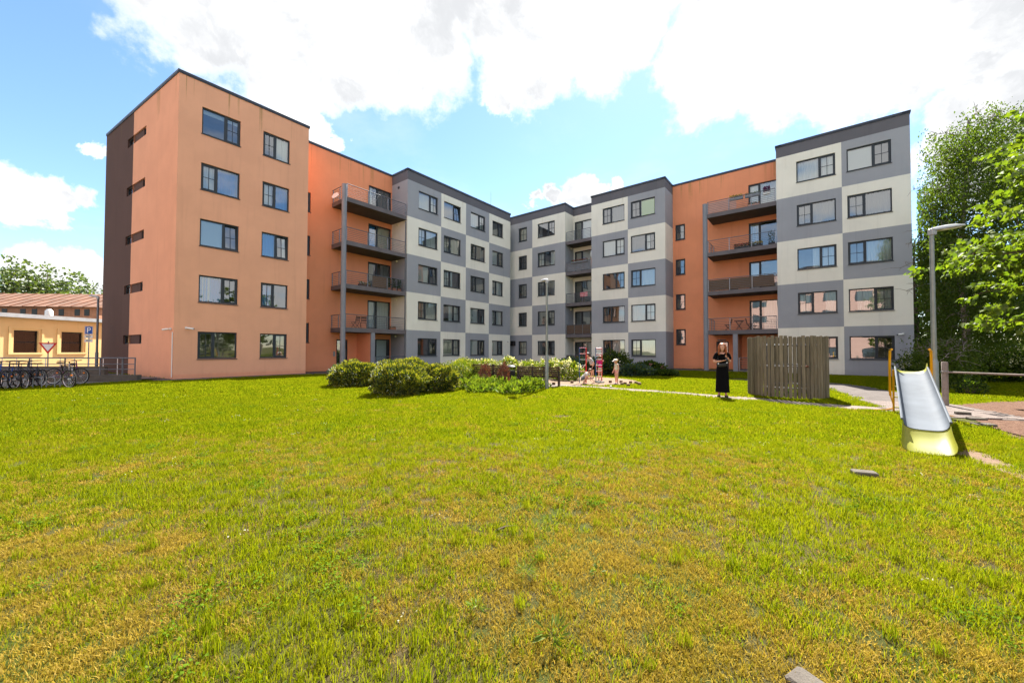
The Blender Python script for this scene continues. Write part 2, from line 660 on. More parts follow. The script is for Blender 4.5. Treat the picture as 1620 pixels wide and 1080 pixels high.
def curtain_mesh(w, h, m, pleat, seed):
    def mk():
        rr = random.Random(seed)
        mb = MB()
        n = max(6, int(w / 0.028))
        ph = rr.random() * 6
        vs, fs = [], []
        for i in range(n + 1):
            x = w * i / n
            y = pleat * (math.sin(x * 46 + ph) + 0.5 * math.sin(x * 23 + 2 * ph))
            y2 = pleat * (math.sin(x * 46 + ph + .6) * 1.3 + 0.7 * math.sin(x * 19 + ph))
            vs += [(x, y2, 0), (x, y, h)]
        for i in range(n):
            fs.append((2 * i, 2 * i + 2, 2 * i + 3, 2 * i + 1))
        mb.add(vs, fs)
        return mb.mesh('curtain', m, smooth=True)
    return cached(('cur', round(w, 2), round(h, 2), m, pleat, seed), mk)


def room_mesh(w, h, depth):
    def mk():
        mb = MB()
        x0, x1, z0, z1 = -0.25, w + 0.25, -0.3, h + 0.2
        y0, y1 = 0.16, depth
        v = [(x0, y0, z0), (x1, y0, z0), (x1, y0, z1), (x0, y0, z1), (x0, y1, z0), (x1, y1, z0), (x1, y1, z1), (x0, y1, z1)]
        mb.add(v, [(4, 5, 6, 7), (0, 1, 5, 4), (1, 2, 6, 5), (2, 3, 7, 6), (3, 0, 4, 7)])
        return mb.mesh('room_interior', 'room')
    return cached(('room', round(w, 2), round(h, 2), depth), mk)


WR = random.Random(41)


def window(fc, x, z, w, h, kind='R', cur=('sheer', 0.0, 1.0), split=0.6, tilt=0.0, name='window', sill=True, parts=True):
    """kind R/L: fixed light plus four-pane sash on the right/left; S: one four-pane sash; D: balcony door with fixed light"""
    fw, mw = 0.065, 0.09
    if kind == 'R':
        xm = w * split
        fixed, sash = (fw, xm - mw / 2), (xm + mw / 2, w - fw)
    elif kind == 'L':
        xm = w * (1 - split)
        fixed, sash = (xm + mw / 2, w - fw), (fw, xm - mw / 2)
    elif kind == 'S':
        fixed, sash = None, (fw, w - fw)
    else:
        xm = w * 0.4
        fixed, sash = (xm + mw / 2, w - fw), (fw, xm - mw / 2)

    def mk():
        mb = MB()
        bars(mb, 0, w, 0, h, fw, 0, 0.08)
        if fixed:
            mb.box(min(fixed[1], sash[1]), max(fixed[0], sash[0]), 0.001, 0.079, fw, h - fw)
        return mb.mesh('window_frame', 'frame')
    o = bput(name, cached(('win', kind, round(w, 3), round(h, 3), split), mk), fc.M @ T(x, 0.075, z))
    if fixed:
        j = Matrix.Rotation(WR.uniform(-.004, .004), 4, 'X') @ RZ(WR.uniform(-.006, .006))
        put('pane', pane_mesh(fixed[1] - fixed[0], h - 2 * fw), o, T(fixed[0], 0.04, fw) @ j)
    s0, s1 = sash
    sw, sh, sb = s1 - s0, h - 2 * fw, 0.05
    TM = T(s0, 0.012, fw) @ Matrix.Rotation(-tilt, 4, 'X')
    mun = kind != 'D'

    def mks():
        mb = MB()
        bars(mb, 0.002, sw - 0.002, 0.002, sh - 0.002, sb, -0.018, 0.05)
        if mun:
            mb.box(sw / 2 - .013, sw / 2 + .013, 0.008, 0.04, sb, sh - sb)
            mb.box(sb, sw / 2 - .013, 0.009, 0.039, sh / 2 - .013, sh / 2 + .013)
            mb.box(sw / 2 + .013, sw - sb, 0.009, 0.039, sh / 2 - .013, sh / 2 + .013)
        return mb.mesh('sash', 'frame')
    put('sash', cached(('sash', mun, round(sw, 3), round(sh, 3)), mks), o, TM)
    if mun:
        pw, ph = sw / 2 - sb - 0.013, sh / 2 - sb - 0.013
        for a in (sb, sw / 2 + .013):
            for b in (sb, sh / 2 + .013):
                j = Matrix.Rotation(WR.uniform(-.003, .003), 4, 'X') @ RZ(WR.uniform(-.003, .003))
                put('pane', pane_mesh(pw, ph), o, TM @ T(a, 0.022, b) @ j)
    else:
        put('pane', pane_mesh(sw - 2 * sb, sh - 2 * sb), o, TM @ T(sb, 0.022, sb) @ RZ(WR.uniform(-.006, .006)))
    if sill:
        put('sill', cached(('sill', round(w, 3)), lambda: MB().box(-0.03, w + 0.03, -0.115, 0.0, -0.045, -0.012).mesh('sill', 'frame')), o)
    put('room_interior', room_mesh(w, h, 2.4), o)
    if cur:
        for c in (cur if isinstance(cur, list) else [cur]):
            m, a, b = c[0], c[1], c[2]
            lo = c[3] if len(c) > 3 else 0.0
            flat = m.startswith('blind')
            put('blind' if flat else 'curtain', curtain_mesh((b - a) * (w - 0.06), (h - 0.06) * (1 - lo), m, 0.002 if flat else 0.022, WR.randrange(4)), o,
                T(0.03 + a * (w - 0.06), 0.2 if not flat else 0.13, 0.03 + lo * (h - 0.06)))
    return o


def room_cur():
    return WR.choice([('sheer', 0, 1), ('sheer', 0, 1), ('sheer', 0, .62), ('sheer_warm', 0, 1), [('sheer', 0, .3), ('sheer', .72, 1)], [('drape_grey', 0, .2), ('drape_grey', .8, 1)], ('sheer', .4, 1), ('drape_grey', 0, 1)])


# ---- orange block on the left: front facade
fAB = Facade(PA, PB)
holes = []
for k in range(5):
    for (a, b) in ((0.95, 2.67), (3.79, 5.23)):
        holes.append((a, b, SILL[k], SILL[k] + WH))
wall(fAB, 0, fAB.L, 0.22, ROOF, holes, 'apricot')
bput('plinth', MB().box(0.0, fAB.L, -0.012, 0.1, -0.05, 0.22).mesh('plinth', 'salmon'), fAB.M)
spec = {  # (row, column): kind, curtain, tilt
    (4, 0): ('R', ('blind_white', 0, 1, .82)), (4, 1): ('L', ('sheer', .4, 1)),
    (3, 0): ('L', [('drape_blue', .4, 1), ('sheer', 0, .38)]), (3, 1): ('L', [('drape_blue', .45, 1), ('sheer', 0, .4)]),
    (2, 0): ('R', ('blind_white', 0, .58), 0.09), (2, 1): ('R', [('drape_blue', 0, .5), ('sheer', .85, 1)], 0.09),
    (1, 0): ('R', [('drape_blue', .0, .6), ('sheer', 0.1, .3)]), (1, 1): ('L', ('drape_blue', 0, .45)),
    (0, 0): ('L', None), (0, 1): ('R', None)}
mat('blind_white', (0.70, 0.72, 0.70), 0.8)
for k in range(5):
    for c, (a, b) in enumerate(((0.95, 2.67), (3.79, 5.23))):
        s = spec[(k, c)]
        window(fAB, a, SILL[k], b - a, WH, s[0], s[1], 0.6 if c == 0 else 0.53, s[2] if len(s) > 2 else 0)

# ---- its left side: salmon and brown with slit windows
fLS = Facade(PA0, PA)
LL = fLS.L
xb = LL - 6.45
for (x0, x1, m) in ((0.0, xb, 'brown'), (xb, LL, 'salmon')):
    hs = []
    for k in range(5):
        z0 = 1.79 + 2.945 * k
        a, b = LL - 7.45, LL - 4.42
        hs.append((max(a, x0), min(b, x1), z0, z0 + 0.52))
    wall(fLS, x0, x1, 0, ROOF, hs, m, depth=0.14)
for k in range(5):
    z0 = 1.79 + 2.945 * k
    a, b = LL - 7.45, LL - 4.42
    bput('slit_infill', cached('slitpanel', lambda: MB().box(0, 1.45, 0.06, 0.1, 0, .52).mesh('slit_infill', 'brown')), fLS.M @ T(LL - 6.42, 0.0, z0))
    for (x, w) in ((a, 1.03), (b - .55, .55)):
        o = bput('slit_window', cached(('slit', w), lambda: (lambda mb: (bars(mb, 0, w, 0, .52, .05, 0, .06), mb.mesh('slit_window', 'frame'))[1])(MB())), fLS.M @ T(x, 0.09, z0))
        put('pane', pane_mesh(w - .1, .42), o, T(.05, .03, .05))
        put('room_interior', room_mesh(w, .52, 1.2), o)

# ---- return and recessed orange wall
fB = Facade(PB, PBp)
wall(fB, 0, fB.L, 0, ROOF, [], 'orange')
fBC = Facade(PBp, PC)
LBC = fBC.L
SW = [(0.2, 0.95, 1.97 + 2.945 * k, 3.28 + 2.945 * k) for k in range(4)]
DZ = [0.06, 3.03, 5.98, 8.93, 11.88]
dx0, dx1 = LBC - 2.06, LBC - 0.06
hs = list(SW) + [(dx0, dx1, DZ[k] + .02, DZ[k] + 2.25) for k in range(5)]
ex0 = fBC.at(532, 560)[0]
ex1 = fBC.at(550, 560)[0]
hs.append((ex0, ex1, 0.05, 2.22))
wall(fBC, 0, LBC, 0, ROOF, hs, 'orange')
for (a, b, c, d) in SW:
    window(fBC, a, c, b - a, d - c, 'S', None)
dcur = {4: [('drape_grey', .42, 1), ('sheer', 0, .2)], 3: [('sheer_warm', .42, 1), ('drape_blue', 0, .36)], 2: ('drape_grey', .62, 1), 1: ('sheer', 0, 1), 0: ('blind_white', .1, .9)}
for k in range(5):
    window(fBC, dx0, DZ[k] + .02, dx1 - dx0, 2.23, 'D', dcur[k], name='balcony_door', sill=False)


def entrance(fc, x0, x1, h):
    w = x1 - x0
    mb = MB()
    bars(mb, 0, w, 0, h, .09, 0, .08)
    mb.box(.09, w - .09, .01, .07, .9, .98)
    o = bput('entrance_door', mb.mesh('entrance_door', 'frame'), fc.M @ T(x0, .07, .05))
    put('pane', pane_mesh(w - .18, h - 1.07), o, T(.09, .04, .98))
    put('pane', pane_mesh(w - .18, .81), o, T(.09, .04, .09))
    put('handle', MB().tube([(w * .8, -.06, .8), (w * .8, -.06, 1.5)], .016, 8).mesh('handle', 'galv'), o)
    put('room_interior', room_mesh(w, h, 2.4), o)
    return o


entrance(fBC, ex0, ex1, 2.17)
ix, iz = fBC.at(528.5, 559.5)
bput('intercom', MB().box(ix - .07, ix + .07, -.03, 0, iz - .17, iz + .17, bev=.01).mesh('intercom', 'galv'), fBC.M)


# ---- checkered blocks
def checker(fc, xs, first, wins, spec=None, att=True):
    """xs: column borders; first: colour index of the top left panel; wins per column (a,b) or None"""
    for c in range(len(xs) - 1):
        for k in range(5):
            col = ('grey', 'cream')[(first + c + (4 - k)) % 2]
            hs = []
            if wins[c]:
                a, b = wins[c]
                hs.append((a, b, SILL[k], SILL[k] + WH))
            wall(fc, xs[c], xs[c + 1], FL[k], FL[k + 1], hs, col)
            if wins[c]:
                kind, cur, til = spec.get((k, c), ('R', room_cur(), 0))
                window(fc, a, SILL[k], b - a, WH, kind, cur, 0.6, til)
    if att:
        wall(fc, xs[0], xs[-1], ATT, ROOF, [], 'attic')


fCD = Facade(PC, PD)
checker(fCD, [0, fCD.L], 0, [None])
fDE = Facade(PD, PE)
kinds = {4: 'RRRR', 3: 'LLLR', 2: 'RLLL', 1: 'LRRL', 0: 'RRRR'}
sp = {(k, c): (kinds[k][c], room_cur(), 0.1 if (k, c) in ((4, 1), (2, 0)) else 0) for k in range(5) for c in range(4)}
sp[(4, 0)] = ('R', ('sheer', 0, .95), 0)
sp[(2, 0)] = ('R', ('blind_white', 0, .58), 0.08)
sp[(0, 0)] = ('R', [('drape_grey', .0, .25)], 0)
sp[(0, 2)] = ('R', ('blind_white', 0, .58), 0)
checker(fDE, [0, 3.42, 6.35, 9.5, fDE.L], 0, [(1.07, 3.05), (3.73, 5.71), (6.97, 8.93), (9.98, 11.62)], sp)
fE1 = Facade(PE, PE1)
checker(fE1, [0, fE1.L], 1, [None])
fE2 = Facade(PE1, PE2)
checker(fE2, [0, fE2.L], 0, [None])
fEF = Facade(PE2, PF)
l = fEF.L
kinds = {4: 'SR', 3: 'SL', 2: 'SL', 1: 'SR', 0: 'SR'}
sp = {(k, c): (kinds[k][c], room_cur() if c else [('blind_dark', 0, 1, .3)] if k == 2 else None, 0) for k in range(5) for c in range(2)}
sp[(4, 0)] = ('S', ('sheer_warm', 0, 1), 0)
sp[(0, 0)] = ('S', ('sheer_warm', 0, 1), 0)
checker(fEF, [0, l - 3.85, l], 0, [(l - 5.60, l - 4.53), (l - 3.18, l - 1.16)], sp)
fFG = Facade(PF, PG)
checker(fFG, [0, fFG.L], 1, [None])
fGG = Facade(PG, PG2)
wall(fGG, 0, fGG.L, 0, ATT, [(.12, 2.1, DZ[k] + .02, DZ[k] + 2.25) for k in range(5)], 'cream')
wall(fGG, 0, fGG.L, ATT, ROOF, [], 'attic')
gcur = {4: [('drape_grey', .0, .3), ('sheer', .42, 1)], 3: ('sheer_warm', 0, 1), 2: ('drape_grey', .45, 1), 1: ('drape_grey', 0, 1), 0: ('sheer_warm', .5, 1)}
for k in range(5):
    window(fGG, .12, DZ[k] + .02, 1.98, 2.23, 'D', gcur[k], name='balcony_door', sill=False)
fGH = Facade(PG2, PH)
checker(fGH, [0, fGH.L], 1, [None])
fHI = Facade(PH, PI_)
l = fHI.L
kinds = {4: 'LL', 3: 'RR', 2: 'RL', 1: 'LR', 0: 'LL'}
sp = {(k, c): (kinds[k][c], room_cur(), 0) for k in range(5) for c in range(2)}
sp[(4, 1)] = ('L', ('blind_green', .42, 1), 0)
sp[(4, 0)] = ('L', ('drape_grey', .4, 1), 0)
sp[(3, 0)] = ('R', ('sheer', 0, 1), 0)
sp[(3, 1)] = ('R', ('sheer', .55, .8), 0)
sp[(2, 0)] = ('R', ('drape_grey', .3, .6), 0)
checker(fHI, [0, l - 3.12, l], 1, [(l - 5.46, l - 3.42), (l - 2.86, l - .81)], sp)
fIJ = Facade(PI_, PJ)
checker(fIJ, [0, fIJ.L], 0, [None])

# ---- recessed orange wall on the right
fJK = Facade(PJ, PK)
LJK = fJK.L
dr0, dr1 = 5.55, 7.38
er0, er1 = fJK.at(1133.5, 565)[0], fJK.at(1153, 565)[0]
hs = [(0.21, 0.98, c, d) for (_, _, c, d) in SW] + [(dr0, dr1, DZ[k] + .02, DZ[k] + 2.25) for k in range(5)] + [(er0, er1, .05, 2.22)]
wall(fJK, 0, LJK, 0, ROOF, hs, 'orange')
for (_, _, c, d) in SW:
    window(fJK, .21, c, .77, d - c, 'S', None)
rcur = {4: [('sheer', 0, 1)], 3: [('sheer_warm', 0, .38, .6), ('sheer', 0, .36)], 2: ('blind_white', 0, .36), 1: ('sheer', .5, 1), 0: None}
for k in range(5):
    window(fJK, dr0, DZ[k] + .02, dr1 - dr0, 2.23, 'D', rcur[k], name='balcony_door', sill=False)
entrance(fJK, er0, er1, 2.17)
fKL = Facade(PK, PL)
checker(fKL, [0, fKL.L], 0, [None])
fLM = Facade(PL, PM)
kinds = {4: 'RR', 3: 'LL', 2: 'RL', 1: 'LR', 0: 'RR'}
sp = {(k, c): (kinds[k][c], room_cur(), 0) for k in range(5) for c in range(2)}
sp[(4, 1)] = ('R', ('blind_white', 0, .6), 0)
sp[(2, 1)] = ('L', ('sheer', .4, 1), 0)
sp[(4, 0)] = ('R', ('sheer', 0, 1), 0)
sp[(1, 1)] = ('R', ('sheer', .2, 1), 0)
sp[(0, 1)] = ('R', None, 0)
sp[(0, 0)] = ('R', ('sheer', 0, .4), 0)
checker(fLM, [0, 3.43, fLM.L], 1, [(1.12, 3.13), (3.68, 5.70)], sp)
# ---- plain backs
for (a, b, m) in ((PM, PMB, 'grey'), (PMB, PBK, 'grey'), (PBK, PLB, 'orange'), (PLB, PA0, 'brown')):
    f = Facade(a, b)
    if f.L > .05:
        wall(f, 0, f.L, 0, ROOF, [], m)

# ---- roof deck and copings
ring = [PA, PB, PBp, PC, PD, PE, PE1, PE2, PF, PG, PG2, PH, PI_, PJ, PK, PL, PM, PMB, PBK, PLB, PA0]
mb = MB()
mb.add([(p.x, p.y, ROOF - .25) for p in ring], [tuple(range(len(ring)))])
roof = bput('roof', mb.mesh('roof', 'roofing'))
for i in range(len(ring)):
    a, b = ring[i], ring[(i + 1) % len(ring)]
    f = Facade(a, b)
    nxt, prv = ring[(i + 2) % len(ring)], ring[i - 1]
    def ext(p, q, s):
        c = (q - p).normalized()
        return s if c.dot(f.y) > 0.1 else (-s if c.dot(f.y) < -0.1 else 0)
    e0 = .05 if (prv - a).dot(f.y) > .05 else -.30
    e1 = .05 if (nxt - b).dot(f.y) > .05 else -.30
    if e0 < 0:
        e0 = -.05
    if e1 < 0:
        e1 = -.05
    if f.L < .3:
        continue
    dz = .0015 * (i % 3)
    put('coping', MB().box(-e0, f.L + e1, -.05, .32, ROOF - .05, ROOF + .06 + dz).box(-e0 + .012, f.L + e1 - .012, -.038, -.0015, ROOF - .10, ROOF - .05).mesh('coping', 'coping'), roof, f.M)

# ---- balconies


def balcony(fc, x0, x1, depth, z, side_left=True, fill=None, post_d=1.45, name='balcony', fcx=None, thick=.30):
    """fc.M local: x along, y inward; slab from y=0 (front) to y=depth (wall)"""
    mb = MB()
    mb.box(x0, x1, 0, depth, z - thick, z, 0)
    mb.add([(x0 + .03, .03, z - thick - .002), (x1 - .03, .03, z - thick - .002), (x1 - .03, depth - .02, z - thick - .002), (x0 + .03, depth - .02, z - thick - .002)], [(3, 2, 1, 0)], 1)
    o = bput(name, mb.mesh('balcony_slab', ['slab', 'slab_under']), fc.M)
    railing(o, x0, x1, z, depth, side_left, post_d, fill)
    return o


def railing(o, x0, x1, z, depth, side_left, post_d=1.45, fill=None, h=.90):
    y = .05
    n = max(1, round((x1 - x0) / post_d))
    for i in range(n + 1):
        x = x0 + .06 + (x1 - x0 - .12) * i / n
        put('post', cached(('rpost', h), lambda: MB().box(-.022, .022, -.022, .022, 0, h).mesh('post', 'galv')), o, T(x, y, z))
    for k in range(7):
        zz = z + h - .012 if k == 6 else z + .1 + k * (h - .2) / 5.6
        r = .028 if k == 6 else .0115
        pts = [(x0 + .06, y - .026, zz), (x1 - .06, y - .026, zz)]
        if side_left:
            pts = [(x0 + .034, depth - .02, zz), (x0 + .034, y - .026, zz)] + pts[1:]
        put('rail', MB().tube(pts, r, 6).mesh('rail', 'rail_dark'), o)
    if side_left:
        for yy in (depth * .5, depth - .06):
            put('post', cached(('rpost', h), None), o, T(x0 + .06, yy, z))
    if fill:
        a, b, m = fill
        put('screen', MB().box(x0 + a, x0 + b, y + .03, y + .045, z + .05, z + h - .06).mesh('screen', m), o)


mat('reed', (0.19, 0.125, 0.085), 0.95, 0, 0.5, 40.0, 0.5, 60)
mat('screen_grey', (0.24, 0.255, 0.29), 0.9, 0, 0.15, 5)
mat('screen_pink', (0.62, 0.36, 0.30), 0.9, 0, 0.1, 3)
# left stack: front plane just behind the grey block's facade
fBL = Facade(P(uD - 4.9, vD + .06), P(uD - .03, vD + .06))
for k in range(1, 5):
    balcony(fBL, 0, fBL.L, 1.985, DZ[k] - .03, True, (2.05, 3.35, 'reed') if k == 2 else None)
fBR = Facade(P(uL + .06, vL + 4.38), P(uL + .06, vL + .02))
for k in range(1, 5):
    balcony(fBR, 0, fBR.L, uJ - uL - .065, DZ[k] - .03, True, {4: (.1, 1.95, 'screen_pink'), 2: (.05, 4.2, 'reed')}.get(k))
fBC2 = Facade(P(uF + .08, vF - .03), P(uF + .08, vH + .02))
for k in range(1, 5):
    balcony(fBC2, .0, fBC2.L, 1.55, DZ[k] - .03, False, {3: (.1, 2.5, 'screen_grey'), 1: (.05, 2.6, 'reed')}.get(k), .85)
o = bput('terrace', MB().box(0, fBC2.L, 0, 1.55, -.05, .12).mesh('terrace', 'slab'), fBC2.M)
railing(o, 0, fBC2.L, .12, 1.5, False, .85, (.05, 2.6, 'reed'))
# columns
for q in (P(uD - 5.02, vD + .12), P(uL + .12, vL + 4.52)):
    bput('column', MB().lathe([(.165, 0), (.165, 12.66)], 24).mesh('column', 'column', True), T(q.x, q.y, 0))


# ground level partitions under the balconies and their terraces
def terrace(fc, px, depth, xr):
    x, _ = fc.at(px, 570)
    mb = MB()
    mb.box(x - .12, x + .12, .12, depth - .01, 0, DZ[1] - .34)
    bput('partition_wall', mb.mesh('partition_wall', 'orange'), fc.M)
    bput('pillar', MB().box(x - .15, x + .15, -.0, .12, 0, DZ[1] - .335).mesh('pillar', 'column'), fc.M)
    t = bput('terrace', MB().box(x + .15, xr, 0.02, depth, -.05, .1).mesh('terrace', 'slab'), fc.M)
    railing(t, x + .17, xr, .1, depth, False, 1.0)


terrace(fBL, 590, 1.985, fBL.L)
terrace(fBR, 1163.5, uJ - uL - .065, fBR.L)


def wall_lamp(fc, px, py, r=.09):
    x, z = fc.at(px, py)
    bput('wall_lamp', MB().lathe([(.02, -r), (r * .8, -r * .6), (r, 0), (r * .8, r * .6), (.02, r)], 12).mesh('wall_lamp', 'lamp_glass', True), fc.M @ T(x, -.05, z))


for (px, py) in ((630, 355.5), (628.5, 413.5), (627.5, 474), (626.5, 532)):
    wall_lamp(fCD, px, py)
bput('vent', MB().lathe([(.11, 0), (.11, .03), (.07, .04)], 14).mesh('vent', 'frame'), fCD.M @ T(*[(a if i == 0 else 0 if i == 1 else a) for i, a in enumerate((fCD.at(631, 297)[0], 0, fCD.at(631, 297)[1]))]) @ Matrix.Rotation(R(90), 4, 'X'))
for (px, py) in ((903, 394), (903, 441.5), (903, 490)):
    wall_lamp(fFG, px, py, .08)
x, z = fJK.at(1142, 538)
bput('door_lamp', MB().box(x - .28, x + .28, -.12, 0, z - .05, z + .05).mesh('door_lamp', 'rail_dark'), fJK.M)
# rain pipe in the corner of the grey block, box in the inner corner, rod on the roof
bput('rain_pipe', MB().tube([(-.07, .12, 0.1), (-.07, .12, 11.45)], .045, 8).mesh('rain_pipe', 'rail_dark', True), fDE.M)
x, z = fEF.at(811.5, 543)
bput('meter_box', MB().box(x - .35, x + .35, -.32, 0, z - .25, z + .25, bev=.02).mesh('meter_box', 'black'), fEF.M)
q = P(uE - .8, vD + 2.0)
bput('lightning_rod', MB().tube([(q.x, q.y, ROOF - .25), (q.x, q.y, ROOF + 2.6)], [.025, .012], 6).mesh('lightning_rod', 'galv'))
# ================================================================ ground
def groundmat(name, stops, scale=2.0, detail=8.0, bump=0.5, bscale=45.0, patch=None, rough=0.95):
    m = bpy.data.materials.new(name)
    m.use_nodes = True
    t = NT(m.node_tree)
    pos = t.n('ShaderNodeNewGeometry').outputs['Position']
    n1 = t.n('ShaderNodeTexNoise', {'Vector': pos, 'Scale': scale, 'Detail': detail, 'Roughness': 0.72})
    c = t.ramp(n1.outputs[0], stops)
    n2 = t.n('ShaderNodeTexNoise', {'Vector': pos, 'Scale': bscale, 'Detail': 5.0, 'Roughness': 0.7})
    if patch:
        n3 = t.n('ShaderNodeTexNoise', {'Vector': pos, 'Scale': 0.45, 'Detail': 6.0, 'Roughness': 0.65})
        c = t.mix(t.smooth(n3.outputs[0], 0.42, 0.6), c, patch)
    c = t.mix(t.math('MULTIPLY', t.smooth(n2.outputs[0], 0.45, 0.75), 0.5), c, tuple(x * .45 for x in stops[0][1]))
    b = t.n('ShaderNodeBump', {'Strength': bump, 'Distance': 0.03, 'Height': n2.outputs[0]})
    bs = t.n('ShaderNodeBsdfPrincipled', {'Base Color': c, 'Roughness': rough, 'Specular IOR Level': 0.1, 'Normal': b.outputs[0]})
    t.n('ShaderNodeOutputMaterial', {0: bs})
    MATS[name] = m
    return m


groundmat('soil_grass', [(.3, (.045, .035, .016)), (.5, (.075, .06, .022)), (.7, (.12, .09, .04))], 7.0, 10, 1.0, 70, (.055, .075, .010))
groundmat('paving', [(.3, (.13, .105, .09)), (.7, (.20, .165, .145))], 1.5, 6, .3, 90)
groundmat('paving_dark', [(.3, (.07, .06, .055)), (.7, (.12, .105, .098))], 2.0, 6, .3, 60)
groundmat('sand', [(.3, (.12, .082, .052)), (.5, (.175, .125, .085)), (.7, (.235, .17, .12))], 4.0, 9, .9, 30)
groundmat('bark', [(.3, (.06, .03, .02)), (.5, (.115, .062, .04)), (.7, (.18, .11, .075))], 9.0, 10, 1.0, 40)
groundmat('dirt', [(.3, (.13, .085, .055)), (.7, (.22, .155, .11))], 6.0, 9, .8, 50)
groundmat('concrete', [(.3, (.08, .07, .06)), (.7, (.14, .125, .105))], 2.0, 8, .4, 70)
groundmat('asphalt', [(.3, (.09, .085, .08)), (.7, (.14, .13, .125))], 2.0, 8, .3, 90)

MB().add([(-1500, -1500, 0), (1500, -1500, 0), (1500, 1500, 0), (-1500, 1500, 0)], [(0, 1, 2, 3)]).obj('lawn', 'soil_grass')['kind'] = 'structure'


def sheet(name, pts, m, z):
    mb = MB()
    mb.add([(p[0], p[1], z) for p in pts], [tuple(range(len(pts)))])
    o = mb.obj(name, m)
    o['kind'] = 'structure'
    # face up
    if o.data.polygons[0].normal.z < 0:
        o.data.flip_normals()
    return o


def strip(name, line, w, m, z):
    """path of width w along pixel line"""
    pts = [Vector(p) for p in line]
    L_, R_ = [], []
    for i, p in enumerate(pts):
        d = (pts[min(i + 1, len(pts) - 1)] - pts[max(i - 1, 0)])
        d.z = 0
        d.normalize()
        n = Vector((-d.y, d.x, 0))
        ww = w[i] if isinstance(w, (list, tuple)) else w
        L_.append(p + n * ww / 2)
        R_.append(p - n * ww / 2)
    mb = MB()
    n = len(pts)
    mb.add([(p.x, p.y, z) for p in L_ + R_], [(i, i + n, i + n + 1, i + 1) for i in range(n - 1)])
    o = mb.obj(name, m)
    o['kind'] = 'structure'
    if o.data.polygons[0].normal.z < 0:
        o.data.flip_normals()
    return o


def smooth_line(pts, k=6):
    out = []
    n = len(pts)
    for i in range(n - 1):
        p0, p1, p2, p3 = pts[max(i - 1, 0)], pts[i], pts[i + 1], pts[min(i + 2, n - 1)]
        for j in range(k):
            t = j / k
            out.append(0.5 * ((2 * p1) + (p2 - p0) * t + (2 * p0 - 5 * p1 + 4 * p2 - p3) * t * t + (3 * p1 - p0 - 3 * p2 + p3) * t ** 3))
    out.append(pts[-1])
    return out


NOGRASS = []      # (kind, data) areas kept free of grass


def in_poly(x, y, poly):
    c = False
    j = len(poly) - 1
    for i in range(len(poly)):
        xi, yi = poly[i][0], poly[i][1]
        xj, yj = poly[j][0], poly[j][1]
        if (yi > y) != (yj > y) and x < (xj - xi) * (y - yi) / (yj - yi) + xi:
            c = not c
        j = i
    return c


# paving along the foot of the building
off = 1.5
front = [PA0 + Vector((-.8, -1.6, 0)), P(uA - .9, vA - off), P(uB + .4, vA - off), P(uD - 5.4, vD - 1.0), P(uD - .2, vD - .9), P(uD - .2, vD - .55),
         P(uF - .55, vD - .55), P(uF - .55, vH - .3), P(uI - .55, vH), P(uI - .55, vI - .3), P(uL - 1.6, vI - .8), P(uL - 1.4, vL), P(uL - .9, vM - .8), P(uL + 3, vM - .8),
         P(uL + 3, vM + .4), P(uL + .4, vM + .4), P(uJ + .3, vI), P(uF + .3, vH), P(uF + 2, vD + .5), P(uD, vC + .3), P(uB, vC + .3), P(uB, vA + .3), P(uA + .2, vA + .3), PA0]
pav = sheet('pavement', front, 'paving_dark', .006)
NOGRASS.append([tuple(p) for p in front])

# light path by the sandpit and past the enclosure
line = smooth_line([G(690, 600), G(770, 606), G(870, 609), G(950, 613.5), G(1050, 620.5), G(1143, 628), G(1200, 632), G(1260, 638), G(1330, 643.5), G(1400, 648)])
PATHW = [.55 + .35 * max(0, 1 - abs(i - 14) / 10) for i in range(len(line))]
path1 = strip('garden_path', line, .9, 'paving', .010)
NOGRASS.append(('line', line, .48))
# broad path from the right wing to the slide
line2 = smooth_line([G(1180, 601), G(1300, 607), G(1365, 618), G(1420, 634), G(1475, 648), G(1535, 662)])
w2 = [1.5 + .9 * (i / (len(line2) - 1)) for i in range(len(line2))]
path2 = strip('paved_path', line2, w2, 'paving_dark', .014)
NOGRASS.append(('line', line2, 1.05))
# sandpit and the paved ring round it
sc_ = G(938, 605.5)
SPR = (2.35, 2.7)
NS = 40
sp_pts = [(sc_.x + (SPR[0] * math.cos(2 * math.pi * i / NS)) * (1 + .04 * math.sin(i * 1.7)), sc_.y + 1.2 + SPR[1] * math.sin(2 * math.pi * i / NS) * (1 + .04 * math.cos(i * 2.3))) for i in range(NS)]
sheet('sandpit', sp_pts, 'sand', .022)
NOGRASS.append(sp_pts)
ring_pts = [G(700, 596), G(775, 594), G(862, 596), G(905, 598), G(900, 604), G(905, 611), G(870, 613), G(820, 609), G(740, 603)]
sheet('bench_terrace', ring_pts, 'paving', .016)
NOGRASS.append([tuple(p) for p in ring_pts])
# bark chips and trodden earth on the right
bark = [G(1503, 641), G(1560, 636), G(1640, 634), G(1760, 640), G(1900, 680), G(1790, 740), G(1680, 712), G(1600, 694), G(1560, 672), G(1520, 655)]
sheet('bark_bed', smooth_line(bark + [bark[0]], 5)[:-1], 'bark', .008)
NOGRASS.append([tuple(p) for p in bark])
dirt = [G(1510, 716), G(1540, 712), G(1600, 735), G(1700, 780), G(1690, 800), G(1600, 752), G(1540, 730)]
sheet('trodden_earth', smooth_line(dirt + [dirt[0]], 5)[:-1], 'dirt', .006)
NOGRASS.append([tuple(p) for p in (G(1500, 716), G(1540, 714), G(1600, 737), G(1690, 776), G(1685, 792), G(1600, 748), G(1540, 727))])
far_d = smooth_line([G(1478, 612.5), G(1540, 615), G(1620, 621), G(1760, 628)])
strip('earth_track', far_d, .9, 'dirt', .005)
NOGRASS.append(('line', far_d, .3))
